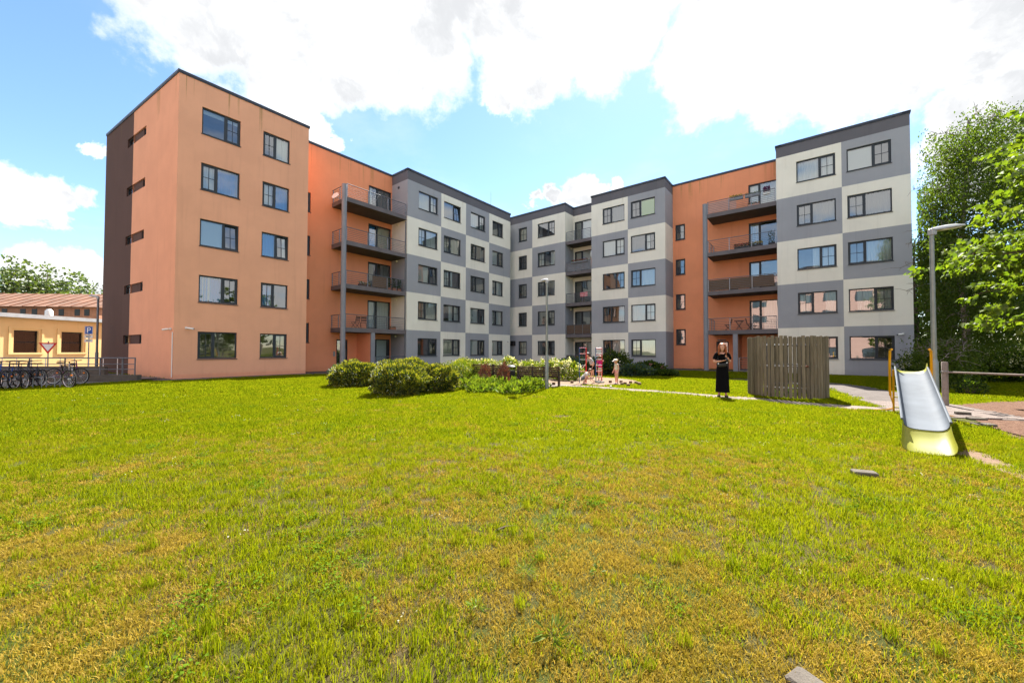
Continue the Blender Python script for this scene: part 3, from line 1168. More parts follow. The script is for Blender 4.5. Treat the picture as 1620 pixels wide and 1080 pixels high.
# yard with bicycle stands on the left
yard = [G(-400, 640), G(0, 613.5), G(60, 613), G(150, 607), G(225, 603), P(uA - .9, vA - off), PA0 + Vector((-.8, -1.6, 0)), (-34, 27, 0), (-60, 27, 0), (-60, 14, 0)]
sheet('yard', yard, 'asphalt', .004)
NOGRASS.append([(p[0], p[1]) for p in yard])
sheet('street', [(-120, 24, 0), (-26.0, 24, 0), (-27.5, 33, 0), (-33, 70, 0), (-120, 70, 0)], 'asphalt', .002)
NOGRASS.append([(-120, 24), (-26.0, 24), (-27.5, 33), (-33, 70), (-120, 70)])

# ---- pavers of the broad path near the slide, some lifted at the broken end
mat('paver_a', (.165, .128, .112), .95, 0, .35, 3.0, .3, 80)
mat('paver_b', (.195, .158, .14), .95, 0, .35, 3.0, .3, 80)
pm = [MB().box(-.096, .096, -.047, .047, 0, .05, bev=.006).mesh('paver', k) for k in ('paver_a', 'paver_b')]
rng = random.Random(5)
# arc length frames
acc = [0.0]
for a, b in zip(line2[:-1], line2[1:]):
    acc.append(acc[-1] + (b - a).length)
TOT = acc[-1]


def on_line(s):
    for i in range(len(acc) - 1):
        if s <= acc[i + 1] or i == len(acc) - 2:
            t = (s - acc[i]) / (acc[i + 1] - acc[i])
            p = line2[i].lerp(line2[i + 1], t)
            d = (line2[i + 1] - line2[i]).normalized()
            return p, d, w2[i] + (w2[i + 1] - w2[i]) * t


cnt = 0
s = TOT - .02
row = 0
while cnt < 290 and s > 0:
    p, d, ww = on_line(s)
    n = Vector((-d.y, d.x, 0))
    m = int(ww / .2)
    for j in range(m):
        q = p + n * ((j - (m - 1) / 2) * .2 + (.1 if row % 2 else 0))
        fray = max(0, (s - (TOT - .5)) / .5)
        if rng.random() < fray * .45:
            continue
        a = math.atan2(n.y, n.x)
        o = put('paver', pm[rng.random() < .5], path2, T(q.x, q.y, -.028 + rng.uniform(-.002, .002) + fray * rng.uniform(-.004, .02)) @ RZ(a + rng.uniform(-.015, .015) + fray * rng.uniform(-.1, .1)) @ Matrix.Rotation(fray * rng.uniform(-.08, .08), 4, 'X'))
        cnt += 1
    s -= .1
    row += 1

# ================================================================ grass
leafmat('grass_green', [(.075, .125, .003), (.13, .185, .004), (.19, .23, .006), (.26, .26, .010)], .55, .5, .0)
leafmat('grass_dry', [(.15, .105, .018), (.30, .21, .025), (.48, .34, .09), (.20, .18, .012)], .45, .6, .0)


def tuft(name, n, spread, h0, h1, w, m, seed, lean=.45):
    rg = np.random.default_rng(seed)
    ang = rg.uniform(0, 2 * np.pi, n)
    rad = spread * np.sqrt(rg.uniform(0, 1, n))
    base = np.stack([rad * np.cos(ang), rad * np.sin(ang), np.zeros(n)], 1)
    h = rg.uniform(h0, h1, n)[:, None]
    la = rg.uniform(0, 2 * np.pi, n)
    ln = np.stack([np.cos(la), np.sin(la), np.zeros(n)], 1) * (rg.uniform(.1, 1, n)[:, None] * lean)
    fa = rg.uniform(0, 2 * np.pi, n)
    S = np.stack([np.cos(fa), np.sin(fa), np.zeros(n)], 1) * w / 2
    up = np.array([0, 0, 1.0])
    mid = base + up * h * .55 + ln * h * .3
    tip = base + up * h * .95 + ln * h
    V = np.stack([base - S, base + S, mid + S * .8, mid - S * .8, tip], 1)
    me = np_mesh(name, V, 5, [(0, 1, 2, 3), (3, 2, 4)], m)
    o = bpy.data.objects.new(name, me)
    return o


gcol = bpy.data.collections.new('grass_tufts')
near = [tuft('tuft', 16, .075, .03, .085, .0045, 'grass_green', 1), tuft('tuft', 9, .07, .05, .12, .0042, 'grass_green', 2),
        tuft('tuft', 44, .08, .012, .04, .0055, 'grass_dry', 3, 1.6), tuft('tuft', 40, .08, .015, .05, .005, 'grass_dry', 4, 1.2),
        tuft('tuft', 36, .09, .02, .06, .0065, 'grass_green', 5, .9), tuft('tuft', 60, .05, .06, .15, .004, 'grass_green', 6, .5)]
far = [tuft('tuft', 46, .17, .03, .075, .011, 'grass_green', 7, .6), tuft('tuft', 46, .17, .02, .05, .012, 'grass_dry', 8, 1.0), tuft('tuft', 60, .3, .035, .08, .022, 'grass_green', 9, .6)]
for o in near + far:
    gcol.objects.link(o)
leafmat('clover', [(.07, .13, .01), (.10, .17, .012), (.13, .20, .02)], .4, .5, .0)
leafmat('lawn_flower', [(.6, .58, .5), (.7, .68, .6)], .3)
rgc = np.random.default_rng(77)
nq = 46
cp_ = np.stack([rgc.normal(0, .05, nq), rgc.normal(0, .05, nq), rgc.uniform(.012, .05, nq)], 1)
cd_ = np.stack([rgc.normal(size=nq), rgc.normal(size=nq), rgc.uniform(-.1, .4, nq)], 1)
clo = bpy.data.objects.new('tuft', leaf_mesh('tuft', cp_, cd_, .016, .015, ['clover'], rgc))
fp_ = np.stack([rgc.normal(0, .05, 10), rgc.normal(0, .05, 10), rgc.uniform(.05, .075, 10)], 1)
flo = bpy.data.objects.new('tuft', leaf_mesh('tuft', fp_[:4].repeat(4, 0), rgc.normal(size=(16, 3)), .007, .006, ['lawn_flower'], rgc))
for o in (clo, flo):
    gcol.objects.link(o)
TUFTS = near + far + [clo, flo]


def blocked(x, y):
    for a in NOGRASS:
        if isinstance(a, tuple) and a[0] == 'line':
            for q in a[1]:
                if (q.x - x) ** 2 + (q.y - y) ** 2 < a[2] ** 2:
                    return True
        elif isinstance(a, list) and in_poly(x, y, a):
            return True
    return False


gr = np.random.default_rng(11)
pts, kinds_, scl, rot = [], [], [], []


def dryness(x, y):
    a = mnoise.fractal(Vector((x * .55, y * .55, 3.1)), 1.0, 2.0, 4)
    b = mnoise.fractal(Vector((x * 2.3, y * 2.3, 7.7)), 1.0, 2.0, 3)
    d = math.hypot(x, y - .5)
    base = .40 - .065 * d          # the lawn is drier close to the photographer
    side = .10 * max(0, (1.5 - abs(x - 1.0))) if y < 6 else 0
    return base + side + .75 * a + .32 * b


def scatter(d0, d1, dens, green, dry, smin, smax, cand_x=1.42):
    A = cand_x * (d1 * d1 - d0 * d0)
    n = int(A * dens)
    y = np.sqrt(gr.uniform(d0 * d0, d1 * d1, n))
    x = gr.uniform(-cand_x, cand_x, n) * y
    for a, b in zip(x, y):
        if b > 5 and blocked(a, b):
            continue
        dr = dryness(a, b)
        isdry = gr.random() < 1 / (1 + math.exp(-7 * (dr - .12)))
        if b < 6 and gr.random() < .10 * isdry:
            continue
        k = int(gr.choice(dry if isdry else green))
        pts.append((a, b, .0))
        kinds_.append(k)
        scl.append(gr.uniform(smin, smax))
        rot.append(gr.uniform(0, 6.28))


scatter(1.0, 3.2, 540, [0, 1, 4, 4, 0], [2, 3, 2, 3, 3], .5, .95)
scatter(3.2, 6.5, 310, [0, 1, 4, 0, 4], [2, 3, 3, 2, 4], .6, 1.1)
scatter(6.5, 12, 100, [6, 6, 4, 6], [7, 7, 6], .7, 1.2)
scatter(12, 22, 34, [6, 8, 8], [7, 8], .8, 1.3)
scatter(22, 36, 10, [8], [8], .9, 1.4)
for _ in range(1500):
    y = math.sqrt(gr.uniform(1.0, 110))
    x = gr.uniform(-1.4, 1.4) * y
    if mnoise.noise(Vector((x * 1.1, y * 1.1, 9.0))) > .18 and not (y > 5 and blocked(x, y)):
        pts.append((x, y, 0)); kinds_.append(9); scl.append(gr.uniform(.7, 1.5)); rot.append(gr.uniform(0, 6.28))
for _ in range(110):
    y = math.sqrt(gr.uniform(1.5, 160))
    x = gr.uniform(-1.4, 1.4) * y
    if not (y > 5 and blocked(x, y)):
        pts.append((x, y, 0)); kinds_.append(10); scl.append(gr.uniform(.7, 1.3)); rot.append(gr.uniform(0, 6.28))
# scattered taller bunches
for _ in range(420):
    y = math.sqrt(gr.uniform(1.2, 90))
    x = gr.uniform(-1.4, 1.4) * y
    if not (y > 5 and blocked(x, y)):
        pts.append((x, y, 0)); kinds_.append(5); scl.append(gr.uniform(.5, 1.0)); rot.append(gr.uniform(0, 6.28))

gme = bpy.data.meshes.new('grass')
gme.from_pydata(pts, [], [])
for nm, typ, val in (('kind_id', 'INT', kinds_), ('size', 'FLOAT', scl), ('turn', 'FLOAT', rot)):
    at = gme.attributes.new(nm, typ, 'POINT')
    at.data.foreach_set('value', val)
gob = put('grass', gme)
tag(gob, 'short green and straw coloured grass of the lawn', 'grass', kind='stuff')
ng = bpy.data.node_groups.new('grass_scatter', 'GeometryNodeTree')
ng.interface.new_socket('Geometry', in_out='INPUT', socket_type='NodeSocketGeometry')
ng.interface.new_socket('Geometry', in_out='OUTPUT', socket_type='NodeSocketGeometry')
gi = ng.nodes.new('NodeGroupInput')
go = ng.nodes.new('NodeGroupOutput')


def attr(nm, typ):
    a = ng.nodes.new('GeometryNodeInputNamedAttribute')
    a.data_type = typ
    a.inputs[0].default_value = nm
    return a.outputs[0]


join = ng.nodes.new('GeometryNodeJoinGeometry')
rotv = ng.nodes.new('ShaderNodeCombineXYZ')
ng.links.new(attr('turn', 'FLOAT'), rotv.inputs[2])
for i, ob in enumerate(TUFTS):
    oi = ng.nodes.new('GeometryNodeObjectInfo')
    oi.inputs['Object'].default_value = ob
    oi.inputs['As Instance'].default_value = True
    cmp_ = ng.nodes.new('FunctionNodeCompare')
    cmp_.data_type = 'INT'
    cmp_.operation = 'EQUAL'
    ng.links.new(attr('kind_id', 'INT'), cmp_.inputs[2])
    cmp_.inputs[3].default_value = i
    ip = ng.nodes.new('GeometryNodeInstanceOnPoints')
    ng.links.new(gi.outputs[0], ip.inputs['Points'])
    ng.links.new(cmp_.outputs[0], ip.inputs['Selection'])
    ng.links.new(oi.outputs['Geometry'], ip.inputs['Instance'])
    ng.links.new(rotv.outputs[0], ip.inputs['Rotation'])
    ng.links.new(attr('size', 'FLOAT'), ip.inputs['Scale'])
    ng.links.new(ip.outputs[0], join.inputs[0])
ng.links.new(join.outputs[0], go.inputs[0])
md = gob.modifiers.new('scatter', 'NODES')
md.node_group = ng
# ================================================================ vegetation
leafmat('yew_old', [(.022, .045, .008), (.035, .065, .010), (.05, .085, .012)], .35)
leafmat('yew_new', [(.17, .20, .010), (.24, .25, .012), (.30, .27, .02)], .45)
leafmat('birch_leaf', [(.055, .10, .010), (.08, .135, .012), (.125, .175, .018), (.065, .115, .01)], .58, .5, .03)
leafmat('maple_leaf', [(.075, .135, .008), (.11, .175, .010), (.16, .215, .014)], .6, .5, .06)
leafmat('dark_leaf', [(.022, .046, .009), (.036, .068, .011), (.052, .09, .013)], .45, .5, .04)
leafmat('far_leaf', [(.045, .085, .012), (.075, .12, .018), (.11, .15, .02)], .5)
leafmat('bed_leaf', [(.065, .12, .010), (.10, .16, .012), (.16, .20, .015)], .5, .5, .04)
leafmat('blue_leaf', [(.03, .07, .045), (.045, .09, .06), (.06, .11, .06)], .35)
leafmat('red_leaf', [(.09, .022, .02), (.15, .04, .03), (.07, .03, .018)], .45)
leafmat('cream_flower', [(.62, .58, .38), (.70, .66, .48), (.55, .56, .30)], .4)
leafmat('white_flower', [(.75, .74, .68), (.8, .8, .78)], .3)
leafmat('pink_flower', [(.55, .18, .22), (.62, .28, .25)], .3)
leafmat('magenta_flower', [(.40, .02, .14), (.5, .05, .2)], .3)
leafmat('purple_flower', [(.10, .015, .10), (.16, .03, .14)], .3)
leafmat('red_flower', [(.5, .02, .03), (.6, .04, .03)], .3)
leafmat('yellow_flower', [(.7, .45, .03), (.8, .55, .05)], .3)
mat('bark_birch', (.36, .31, .26), .9, 0, 0, 9.0, .4, 30, col2=(.10, .085, .075))
mat('bark_brown', (.13, .095, .07), .95, 0, .4, 8.0, .6, 30)
mat('twig', (.10, .075, .05), .95)


def unit(rg, n):
    v = rg.normal(size=(n, 3))
    return v / np.linalg.norm(v, axis=1, keepdims=True)


def dome_points(rg, n, rx, ry, h, inner=.35, lump=.16, seed=0):
    """points through a mounded shrub and their outward directions"""
    v = unit(rg, n)
    v[:, 2] = np.where(v[:, 2] < 0, v[:, 2] * .8, v[:, 2])
    v /= np.linalg.norm(v, axis=1, keepdims=True)
    lum = np.array([mnoise.noise(Vector((a * 2.6 + seed, b * 2.6, c * 2.6))) for a, b, c in v])
    r = 1 + lump * lum * 2
    dep = 1 - inner * rg.uniform(0, 1, n) ** 2.2
    P_ = v * (r * dep)[:, None]
    P_ = P_ * np.array([rx, ry, h * .56]) + np.array([0, 0, h * .44])
    P_[:, 2] = np.maximum(P_[:, 2], .03 + rg.uniform(0, .05, n))
    D_ = v * np.array([1, 1, .9])
    return P_, D_, dep


def shrub(name, label, loc, rx, ry, h, n, L, Wd, mats, new=.5, seed=1, group=None, cat='shrub', up=.5, rand=.7, flower=None, inner=.35, lump=.22, stems=7):
    rg = np.random.default_rng(seed)
    o = thing(name, label, cat, loc, 0, group)
    Pn, Dn, dep = dome_points(rg, n, rx, ry, h, inner, lump, seed)
    D = Dn + np.array([0, 0, up]) + rg.normal(size=(n, 3)) * rand * .6
    mi = None
    if len(mats) > 1:
        mi = ((dep > 1 - inner * .22) & (rg.uniform(size=n) < new)).astype(int)
    ll = L * rg.uniform(.6, 1.25, n)
    put('foliage', leaf_mesh('foliage', Pn, D, ll, ll * Wd / L, mats, rg, mi), o)
    mb = MB()
    for i in range(max(stems, 0)):
        a = 6.28 * i / stems + rg.uniform(-.3, .3)
        stalk(mb, (.06 * math.cos(a), .06 * math.sin(a), 0), (rx * .6 * math.cos(a), ry * .6 * math.sin(a), h * rg.uniform(.55, .8)), .02, .006, 0, 5, 3)
    if stems:
        put('stem', mb.mesh('stem', 'twig'), o)
    if flower:
        fm, fn, fs, clus = flower
        v = unit(rg, fn)
        v[:, 2] = np.abs(v[:, 2])
        c = v * np.array([rx, ry, h * .6]) * rg.uniform(.95, 1.1, fn)[:, None] + np.array([0, 0, h * .42])
        k = clus
        Pf = np.repeat(c, k, 0) + rg.normal(size=(fn * k, 3)) * np.array([.6, .6, 1.0]) * fs * 1.1
        put('blossom', leaf_mesh('blossom', Pf, rg.normal(size=(fn * k, 3)) + np.array([0, 0, .4]), fs, fs * .9, [fm], rg), o)
    return o


YG = 'clipped yew shrubs on the lawn'
shrub('yew_shrub', 'yellow-tipped yew shrub at the left end of the clump on the lawn', G(562, 611), .92, .85, .98, 16000, .085, .04, ['yew_old', 'yew_new'], .6, 21, YG)
shrub('yew_shrub', 'yellow-tipped yew shrub standing nearest, in the middle of the clump', G(631, 624.5), .86, .8, 1.0, 18000, .075, .036, ['yew_old', 'yew_new'], .58, 22, YG)
shrub('yew_shrub', 'yellow-tipped yew shrub at the right end of the clump beside the flower bed', G(692, 619.5), .70, .7, .96, 15000, .075, .036, ['yew_old', 'yew_new'], .58, 23, YG)
shrub('yew_shrub', 'yellow-tipped yew shrub at the back of the clump behind the two front ones', G(640, 606), 1.3, .9, 1.05, 15000, .09, .042, ['yew_old', 'yew_new'], .7, 24, YG)
shrub('barberry_shrub', 'olive leafed shrub between the yews and the flower bed', G(735, 603), .95, .8, 1.0, 6000, .08, .035, ['bed_leaf', 'yew_new'], .5, 25)
shrub('perennial_clump', 'low blue-green leafy clump by the left entrance behind the yews', G(541, 596), .55, .5, .55, 500, .22, .12, ['blue_leaf'], 0, 26, cat='plant')

# flower bed
BED = 'low plants of the flower bed'
rg = random.Random(3)
bed_poly = [(722, 612), (735, 600), (770, 601), (812, 604), (850, 610), (866, 615), (855, 621), (820, 625), (770, 626), (735, 620)]
cnt = 0
while cnt < 30:
    px, py = rg.uniform(720, 868), rg.uniform(600, 626)
    if not in_poly(px, py, bed_poly):
        continue
    q = G(px, py)
    fl = rg.choice([None, None, ('white_flower', 8, .035, 3), ('yellow_flower', 5, .03, 2), ('white_flower', 4, .04, 3)])
    shrub('bed_plant', 'low green leafy perennial in the flower bed in front of the benches', q, rg.uniform(.28, .42), rg.uniform(.28, .4), rg.uniform(.24, .40), 330, rg.uniform(.1, .17), rg.uniform(.05, .075), ['bed_leaf'], 0, 40 + cnt, BED, 'plant', .9, .6, fl, .5, stems=4)
    cnt += 1
for i, (px, py, w) in enumerate(((767, 611, 'left'), (797, 613, 'right'))):
    shrub('barberry_shrub', f'slender dark red barberry on the {w} in the flower bed before the bench backs', G(px, py), .23, .23, .92, 1500, .06, .03, ['red_leaf'], 0, 80 + i, 'red barberries', 'shrub', 1.4, .5, stems=5)
HY = 'white flowering shrubs behind the benches'
for i, (px, py, r, h, lab) in enumerate(((735, 595.5, .8, .9, 'cream flowering bushy shrub behind the yew clump, leftmost of its row'), (768, 595, .7, .9, 'cream flowering bushy shrub behind the left bench'),
                                         (806, 595, .6, 1.0, 'tall cream flowering shrub behind the litter bin'), (838, 596.5, .6, .85, 'low cream flowering shrub behind the right bench'),
                                         (872, 599, .7, .95, 'cream flowering shrub behind the lamp post and bench end'), (898, 601.5, .65, .9, 'cream flowering shrub between the bench and the climbing ladders'))):
    shrub('hydrangea', lab, G(px, py), r, r * .85, h, 1700, .13, .065, ['bed_leaf', 'yew_new'], .35, 90 + i, HY, 'shrub', .6, .7, ('cream_flower', 34, .075, 12))
WL = 'shrubs along the foot of the right wing'
for i, (px, py, rx, h, m, lab, fl) in enumerate((
        (903, 591.5, 1.3, .95, 'blue_leaf', 'dark blue-green shrub under the middle balconies', None), (935, 593, 1.2, .9, 'blue_leaf', 'dark leafy shrub behind the boy at the climbing ladders', None),
        (972, 593, 1.05, 1.3, 'dark_leaf', 'tall bushy green shrub under the checkered wall behind the girl in the cap', None), (1006, 595, .9, .6, 'blue_leaf', 'low blue-green leafy clump below the ground floor windows', None),
        (1028, 593.5, .85, .75, 'dark_leaf', 'dark green mound with pinkish plumes at the corner of the right wing', ('pink_flower', 9, .08, 8)), (1052, 595, .7, .3, 'dark_leaf', 'low dark ground shrub at the edge of the paving by the right wing', None))):
    shrub('wall_shrub', lab, G(px, py), rx, .7, h, 2600, .16, .09, [m, 'bed_leaf'], .25, 110 + i, WL, 'shrub', .5, .7, fl)
shrub('perennial_clump', 'small leafy weeds growing under the plank enclosure', G(1238, 629.5), .3, .16, .22, 90, .14, .06, ['dark_leaf'], 0, 130, cat='plant', stems=3)
shrub('rose_bush', 'small leafy bush on the far grass in front of the birch', G(1535, 624), .35, .35, .5, 800, .08, .045, ['dark_leaf', 'bed_leaf'], .4, 131)

# hedge of flowering shrubs on the right
HG = 'flowering hedge shrubs behind the birch'
for i, (px, py, r, h, lab) in enumerate(((1478, 603, 1.3, 1.5, 'cream flowering hedge shrub beside the corner of the right wing'), (1512, 603, 1.4, 1.9, 'cream flowering hedge shrub just left of the birch trunk'),
                                         (1556, 603.5, 1.6, 2.0, 'cream flowering hedge shrub just right of the birch trunk'), (1600, 604, 1.6, 2.0, 'cream flowering hedge shrub at the right edge of the picture'), (1660, 605, 1.8, 1.9, 'cream flowering hedge shrub past the right edge'))):
    shrub('hedge_shrub', lab, G(px, py), r, r * .8, h, 4200, .13, .075, ['dark_leaf', 'bed_leaf'], .5, 140 + i, HG, 'shrub', .4, .8, ('cream_flower', 110, .07, 6))


def grow(trunk_pts, limbs, name, label, loc, leaf, bark, seed, nleaf, L, Wd, group=None, shape='diamond', hang=0.0, clump=.6, flat=.6, droop=.0, cat='tree', trunk_r=(.2, .04), twigs=True, xmin=None):
    """limbs: list of polylines in local space; leaves gather along their outer halves"""
    rg = np.random.default_rng(seed)
    o = thing(name, label, cat, loc, 0, group)
    mb = MB()
    n = len(trunk_pts)
    mb.tube(trunk_pts, [trunk_r[0] + (trunk_r[1] - trunk_r[0]) * i / (n - 1) for i in range(n)], 10)
    put('trunk', mb.mesh('trunk', bark, True), o)
    mb = MB()
    Ps, Ds = [], []
    tot = sum((Vector(l[-1]) - Vector(l[0])).length for l in limbs)
    for l in limbs:
        l = [Vector(p) for p in l]
        ln = (l[-1] - l[0]).length
        mb.tube(l, [max(.012, .03 * ln / 2.5 * (1 - i / len(l))) for i in range(len(l))], 5)
        k = int(nleaf * ln / tot)
        t = rg.uniform(.25, 1.0, k) ** .8 * (len(l) - 1)
        i0 = np.minimum(t.astype(int), len(l) - 2)
        A = np.array([list(p) for p in l])
        fr = (t - i0)[:, None]
        base = A[i0] * (1 - fr) + A[i0 + 1] * fr
        # clusters hang off side twigs
        kc = max(4, k // (20 if hang else 26))
        cc = base[rg.integers(0, k, kc)] + rg.normal(size=(kc, 3)) * np.array([clump, clump, clump * flat])
        ci = rg.integers(0, kc, k)
        Pp = cc[ci] + rg.normal(size=(k, 3)) * np.array([1, 1, flat]) * clump * .33
        if hang:
            drop = rg.uniform(0, 1, k) * hang * rg.uniform(.3, 1, kc)[ci]
            Pp = cc[ci] + rg.normal(size=(k, 3)) * np.array([.12, .12, .05]) - np.stack([np.zeros(k), np.zeros(k), drop], 1)
            Dd = rg.normal(size=(k, 3)) * .5 + np.array([0, 0, -.9])
        else:
            out = Pp - np.array(list(l[0]))
            Dd = out / (np.linalg.norm(out, axis=1, keepdims=True) + 1e-6) + rg.normal(size=(k, 3)) * .6 + np.array([0, 0, -droop])
        if twigs:
            for q in cc[:: 3]:
                j = rg.integers(0, k)
                bq = base[np.argmin(((base - q) ** 2).sum(1))]
                mb.tube([bq, (bq + q) / 2 + np.array([0, 0, .05]), q], [.012, .008, .004], 3, 0, False)
        Ps.append(Pp)
        Ds.append(Dd)
    put('branches', mb.mesh('branches', bark), o)
    Ps, Ds = np.concatenate(Ps), np.concatenate(Ds)
    Ps[:, 2] = np.maximum(Ps[:, 2], .15)
    if xmin is not None:
        lim = xmin + Ps[:, 1] * 1.04
        far_ = (Ps[:, 0] < lim) & (Ps[:, 2] > 2.3)
        Ps[far_, 0] = lim[far_] + rg.uniform(0, .9, int(far_.sum()))
    ll = L * rg.uniform(.65, 1.25, len(Ps))
    put('crown', leaf_mesh('crown', Ps, Ds, ll, ll * Wd / L, [leaf], rg, None, .22, shape, .25 if shape == 'maple' else 0), o)
    return o


def limb(rg, start, az, ln, rise, sag=0.0, k=5, wob=.12):
    pts = [Vector(start)]
    d = Vector((math.cos(az), math.sin(az), 0))
    for i in range(1, k + 1):
        t = i / k
        p = Vector(start) + d * ln * t + Vector((0, 0, rise * t - sag * t * t))
        p += Vector((rg.uniform(-wob, wob), rg.uniform(-wob, wob), rg.uniform(-wob, wob))) * ln * .25 * t
        pts.append(p)
    return pts


# birch on the right
rg = random.Random(12)
tp = [(0, 0, 0), (-.05, .03, 1.2), (.0, .0, 2.6), (-.15, .05, 4.6), (-.12, .0, 6.4), (.1, .05, 8.2), (.15, 0, 9.8), (.3, 0, 11.6)]
limbs = []
for i in range(56):
    h = 2.2 + 9.2 * (i / 55) ** .9
    t = h / 11.6 * 7
    j = min(int(t), 6)
    b = Vector(tp[j]).lerp(Vector(tp[j + 1]), t - j)
    b.z = h
    ln = (2.3 if h < 5 else 2.45 - .11 * (h - 5)) * rg.uniform(.75, 1.1)
    azi = i * 2.4 + rg.uniform(-.4, .4)
    ln *= 1 - (.75 if h < 5.5 else .38) * max(0, -math.cos(azi))
    limbs.append(limb(rg, b, azi, max(.7, ln), ln * rg.uniform(.25, .6), ln * rg.uniform(.2, .5)))
for i in range(5):
    limbs.append(limb(rg, (0, 0, 2.0), R(180 + 9 * i), 2.2 + .2 * i, -.1 - .1 * i, .35))
grow(tp, limbs, 'birch_tree', 'tall weeping birch with pale trunk beside the right wing', G(1531, 610.5), 'birch_leaf', 'bark_birch', 31, 60000, .10, .062, None, 'diamond', 2.1, .33, .7, trunk_r=(.17, .03), xmin=-2.0)

# maple reaching in from the right
rg = random.Random(5)
tp = [(0, 0, 0), (.05, 0, 1.6), (0, .05, 3.2), (.1, 0, 5.2), (.05, .05, 7.4), (0, 0, 8.8)]
limbs = []
for i in range(40):
    h = 2.3 + 5.9 * i / 39
    ln = (3.6 - .28 * abs(h - 4.0)) * rg.uniform(.8, 1.08)
    limbs.append(limb(rg, (0, 0, h), i * 2.4 + rg.uniform(-.3, .3), max(1.2, ln), ln * rg.uniform(.12, .4), ln * rg.uniform(.1, .3)))
limbs.append(limb(rg, (0, 0, 3.4), R(186), 3.7, .25, .45))
limbs.append(limb(rg, (0, 0, 2.7), R(178), 3.3, .3, .4))
limbs.append(limb(rg, (0, 0, 4.8), R(190), 3.4, .5, .35))
for i in range(9):
    limbs.append(limb(rg, (0, 0, 4.0 + .55 * i), R(168 + (i * 53) % 40), 4.3 - .12 * i + rg.uniform(-.3, .3), .6, .5))
grow(tp, limbs, 'maple_tree', 'leafy bright green maple branching in from the right edge', (16.7, 9.6, 0), 'maple_leaf', 'bark_brown', 32, 19000, .15, .15, None, 'maple', 0, .42, .45, .5, trunk_r=(.22, .05))


def round_tree(name, label, loc, h, r, seed, leaf, nleaf, L, group, th=.3, bark='bark_brown', n=34, open_=1.0):
    rg = random.Random(seed)
    tp = [(0, 0, 0), (rg.uniform(-.1, .1), 0, h * .3), (rg.uniform(-.3, .3), rg.uniform(-.3, .3), h * .6), (0, 0, h * .93)]
    limbs = []
    for i in range(n):
        t = i / (n - 1)
        hh = h * (th + (.9 - th) * t)
        ln = r * math.sqrt(max(.12, 1 - (2 * t - .85) ** 2)) * rg.uniform(.7, 1.12)
        limbs.append(limb(rg, (0, 0, hh), i * 2.4 + rg.uniform(-.4, .4), ln, ln * rg.uniform(.1, .55), ln * .15))
    return grow(tp, limbs, name, label, loc, leaf, 'bark_brown', seed, nleaf, L, L * .7, group, 'diamond', 0, r * .2 * open_, .8, .2, trunk_r=(h * .022, .04), twigs=False)


BT = 'trees behind the right wing'
for i, (x, y, h, r, lab) in enumerate(((33.6, 32.0, 11.5, 3.4, 'dark leafy tree close behind the corner of the right wing'), (38.5, 34.0, 12.5, 4.3, 'dark broad tree behind the birch'),
                                       (45.0, 35.0, 12.0, 4.6, 'dark leafy tree behind the hedge near the right edge'), (44, 29, 12, 4.4, 'dark leafy tree far right, mostly past the edge'), (36.5, 38.5, 9.5, 4.2, 'low dark tree filling the gap far behind the hedge'))):
    round_tree('broadleaf_tree', lab, (x, y, 0), h, r, 50 + i, 'dark_leaf', 9000, .27, BT, .1)
# trees mirrored in the windows, past the right edge of the picture
for i, (x, y, h, r, lab) in enumerate(((21, 4, 8, 3.4, 'leafy tree on the far lawn past the right edge, nearer one'), (27, -2, 9, 4.0, 'leafy tree on the far lawn past the right edge, farther one'))):
    round_tree('broadleaf_tree', lab, (x, y, 0), h, r, 60 + i, 'far_leaf', 5000, .26, 'trees past the right edge', .15)
LT = 'trees beyond the brick building'
for i, (px, d, top, r, lab) in enumerate(((14, 62, 415, 5.2, 'round green tree beyond the brick building, leftmost'), (72, 62, 424, 5.6, 'broad bright green tree above the middle of the rusty roof'), (135, 60, 449, 4.0, 'thin airy yellow-green tree beside the brown wall'))):
    h = 1.5 + (553 - top) / 610 * d
    round_tree('broadleaf_tree', lab, ((px - 810) / 610 * d, d, 0), h, r, 70 + i, 'far_leaf', 4200 if i < 2 else 1500, .5, LT, .35, open_=1.1 if i < 2 else 1.3)

# weeds in the lawn
for i, (px, py, s_, lab) in enumerate(((872, 1018, .085, 'tall pale green thistle weed in the near lawn'), (832, 915, .07, 'dense green grass tuft in the near lawn'), (945, 914, .05, 'small pale weed to the right of the dense tuft'), (755, 974, .055, 'small dandelion rosette left of the thistle'))):
    shrub('lawn_weed', lab, G(px, py), s_ * .6, s_ * .6, s_ * 1.1, 42 if i != 1 else 150, s_ * .8, s_ * (.16 if i != 1 else .05), ['bed_leaf'], 0, 150 + i, None, 'plant', .35, .5, stems=0)
# ================================================================ plank enclosure
mat('plank_a', (.155, .135, .098), .95, 0, 0, 5.0, .5, 25, col2=(.095, .082, .058))
mat('plank_b', (.19, .165, .12), .95, 0, 0, 6.0, .5, 25, col2=(.12, .10, .072))
mat('plank_c', (.13, .115, .078), .95, 0, 0, 4.0, .5, 25, col2=(.07, .065, .04))
mat('rust', (.16, .06, .03), .9, .2, .4, 20)


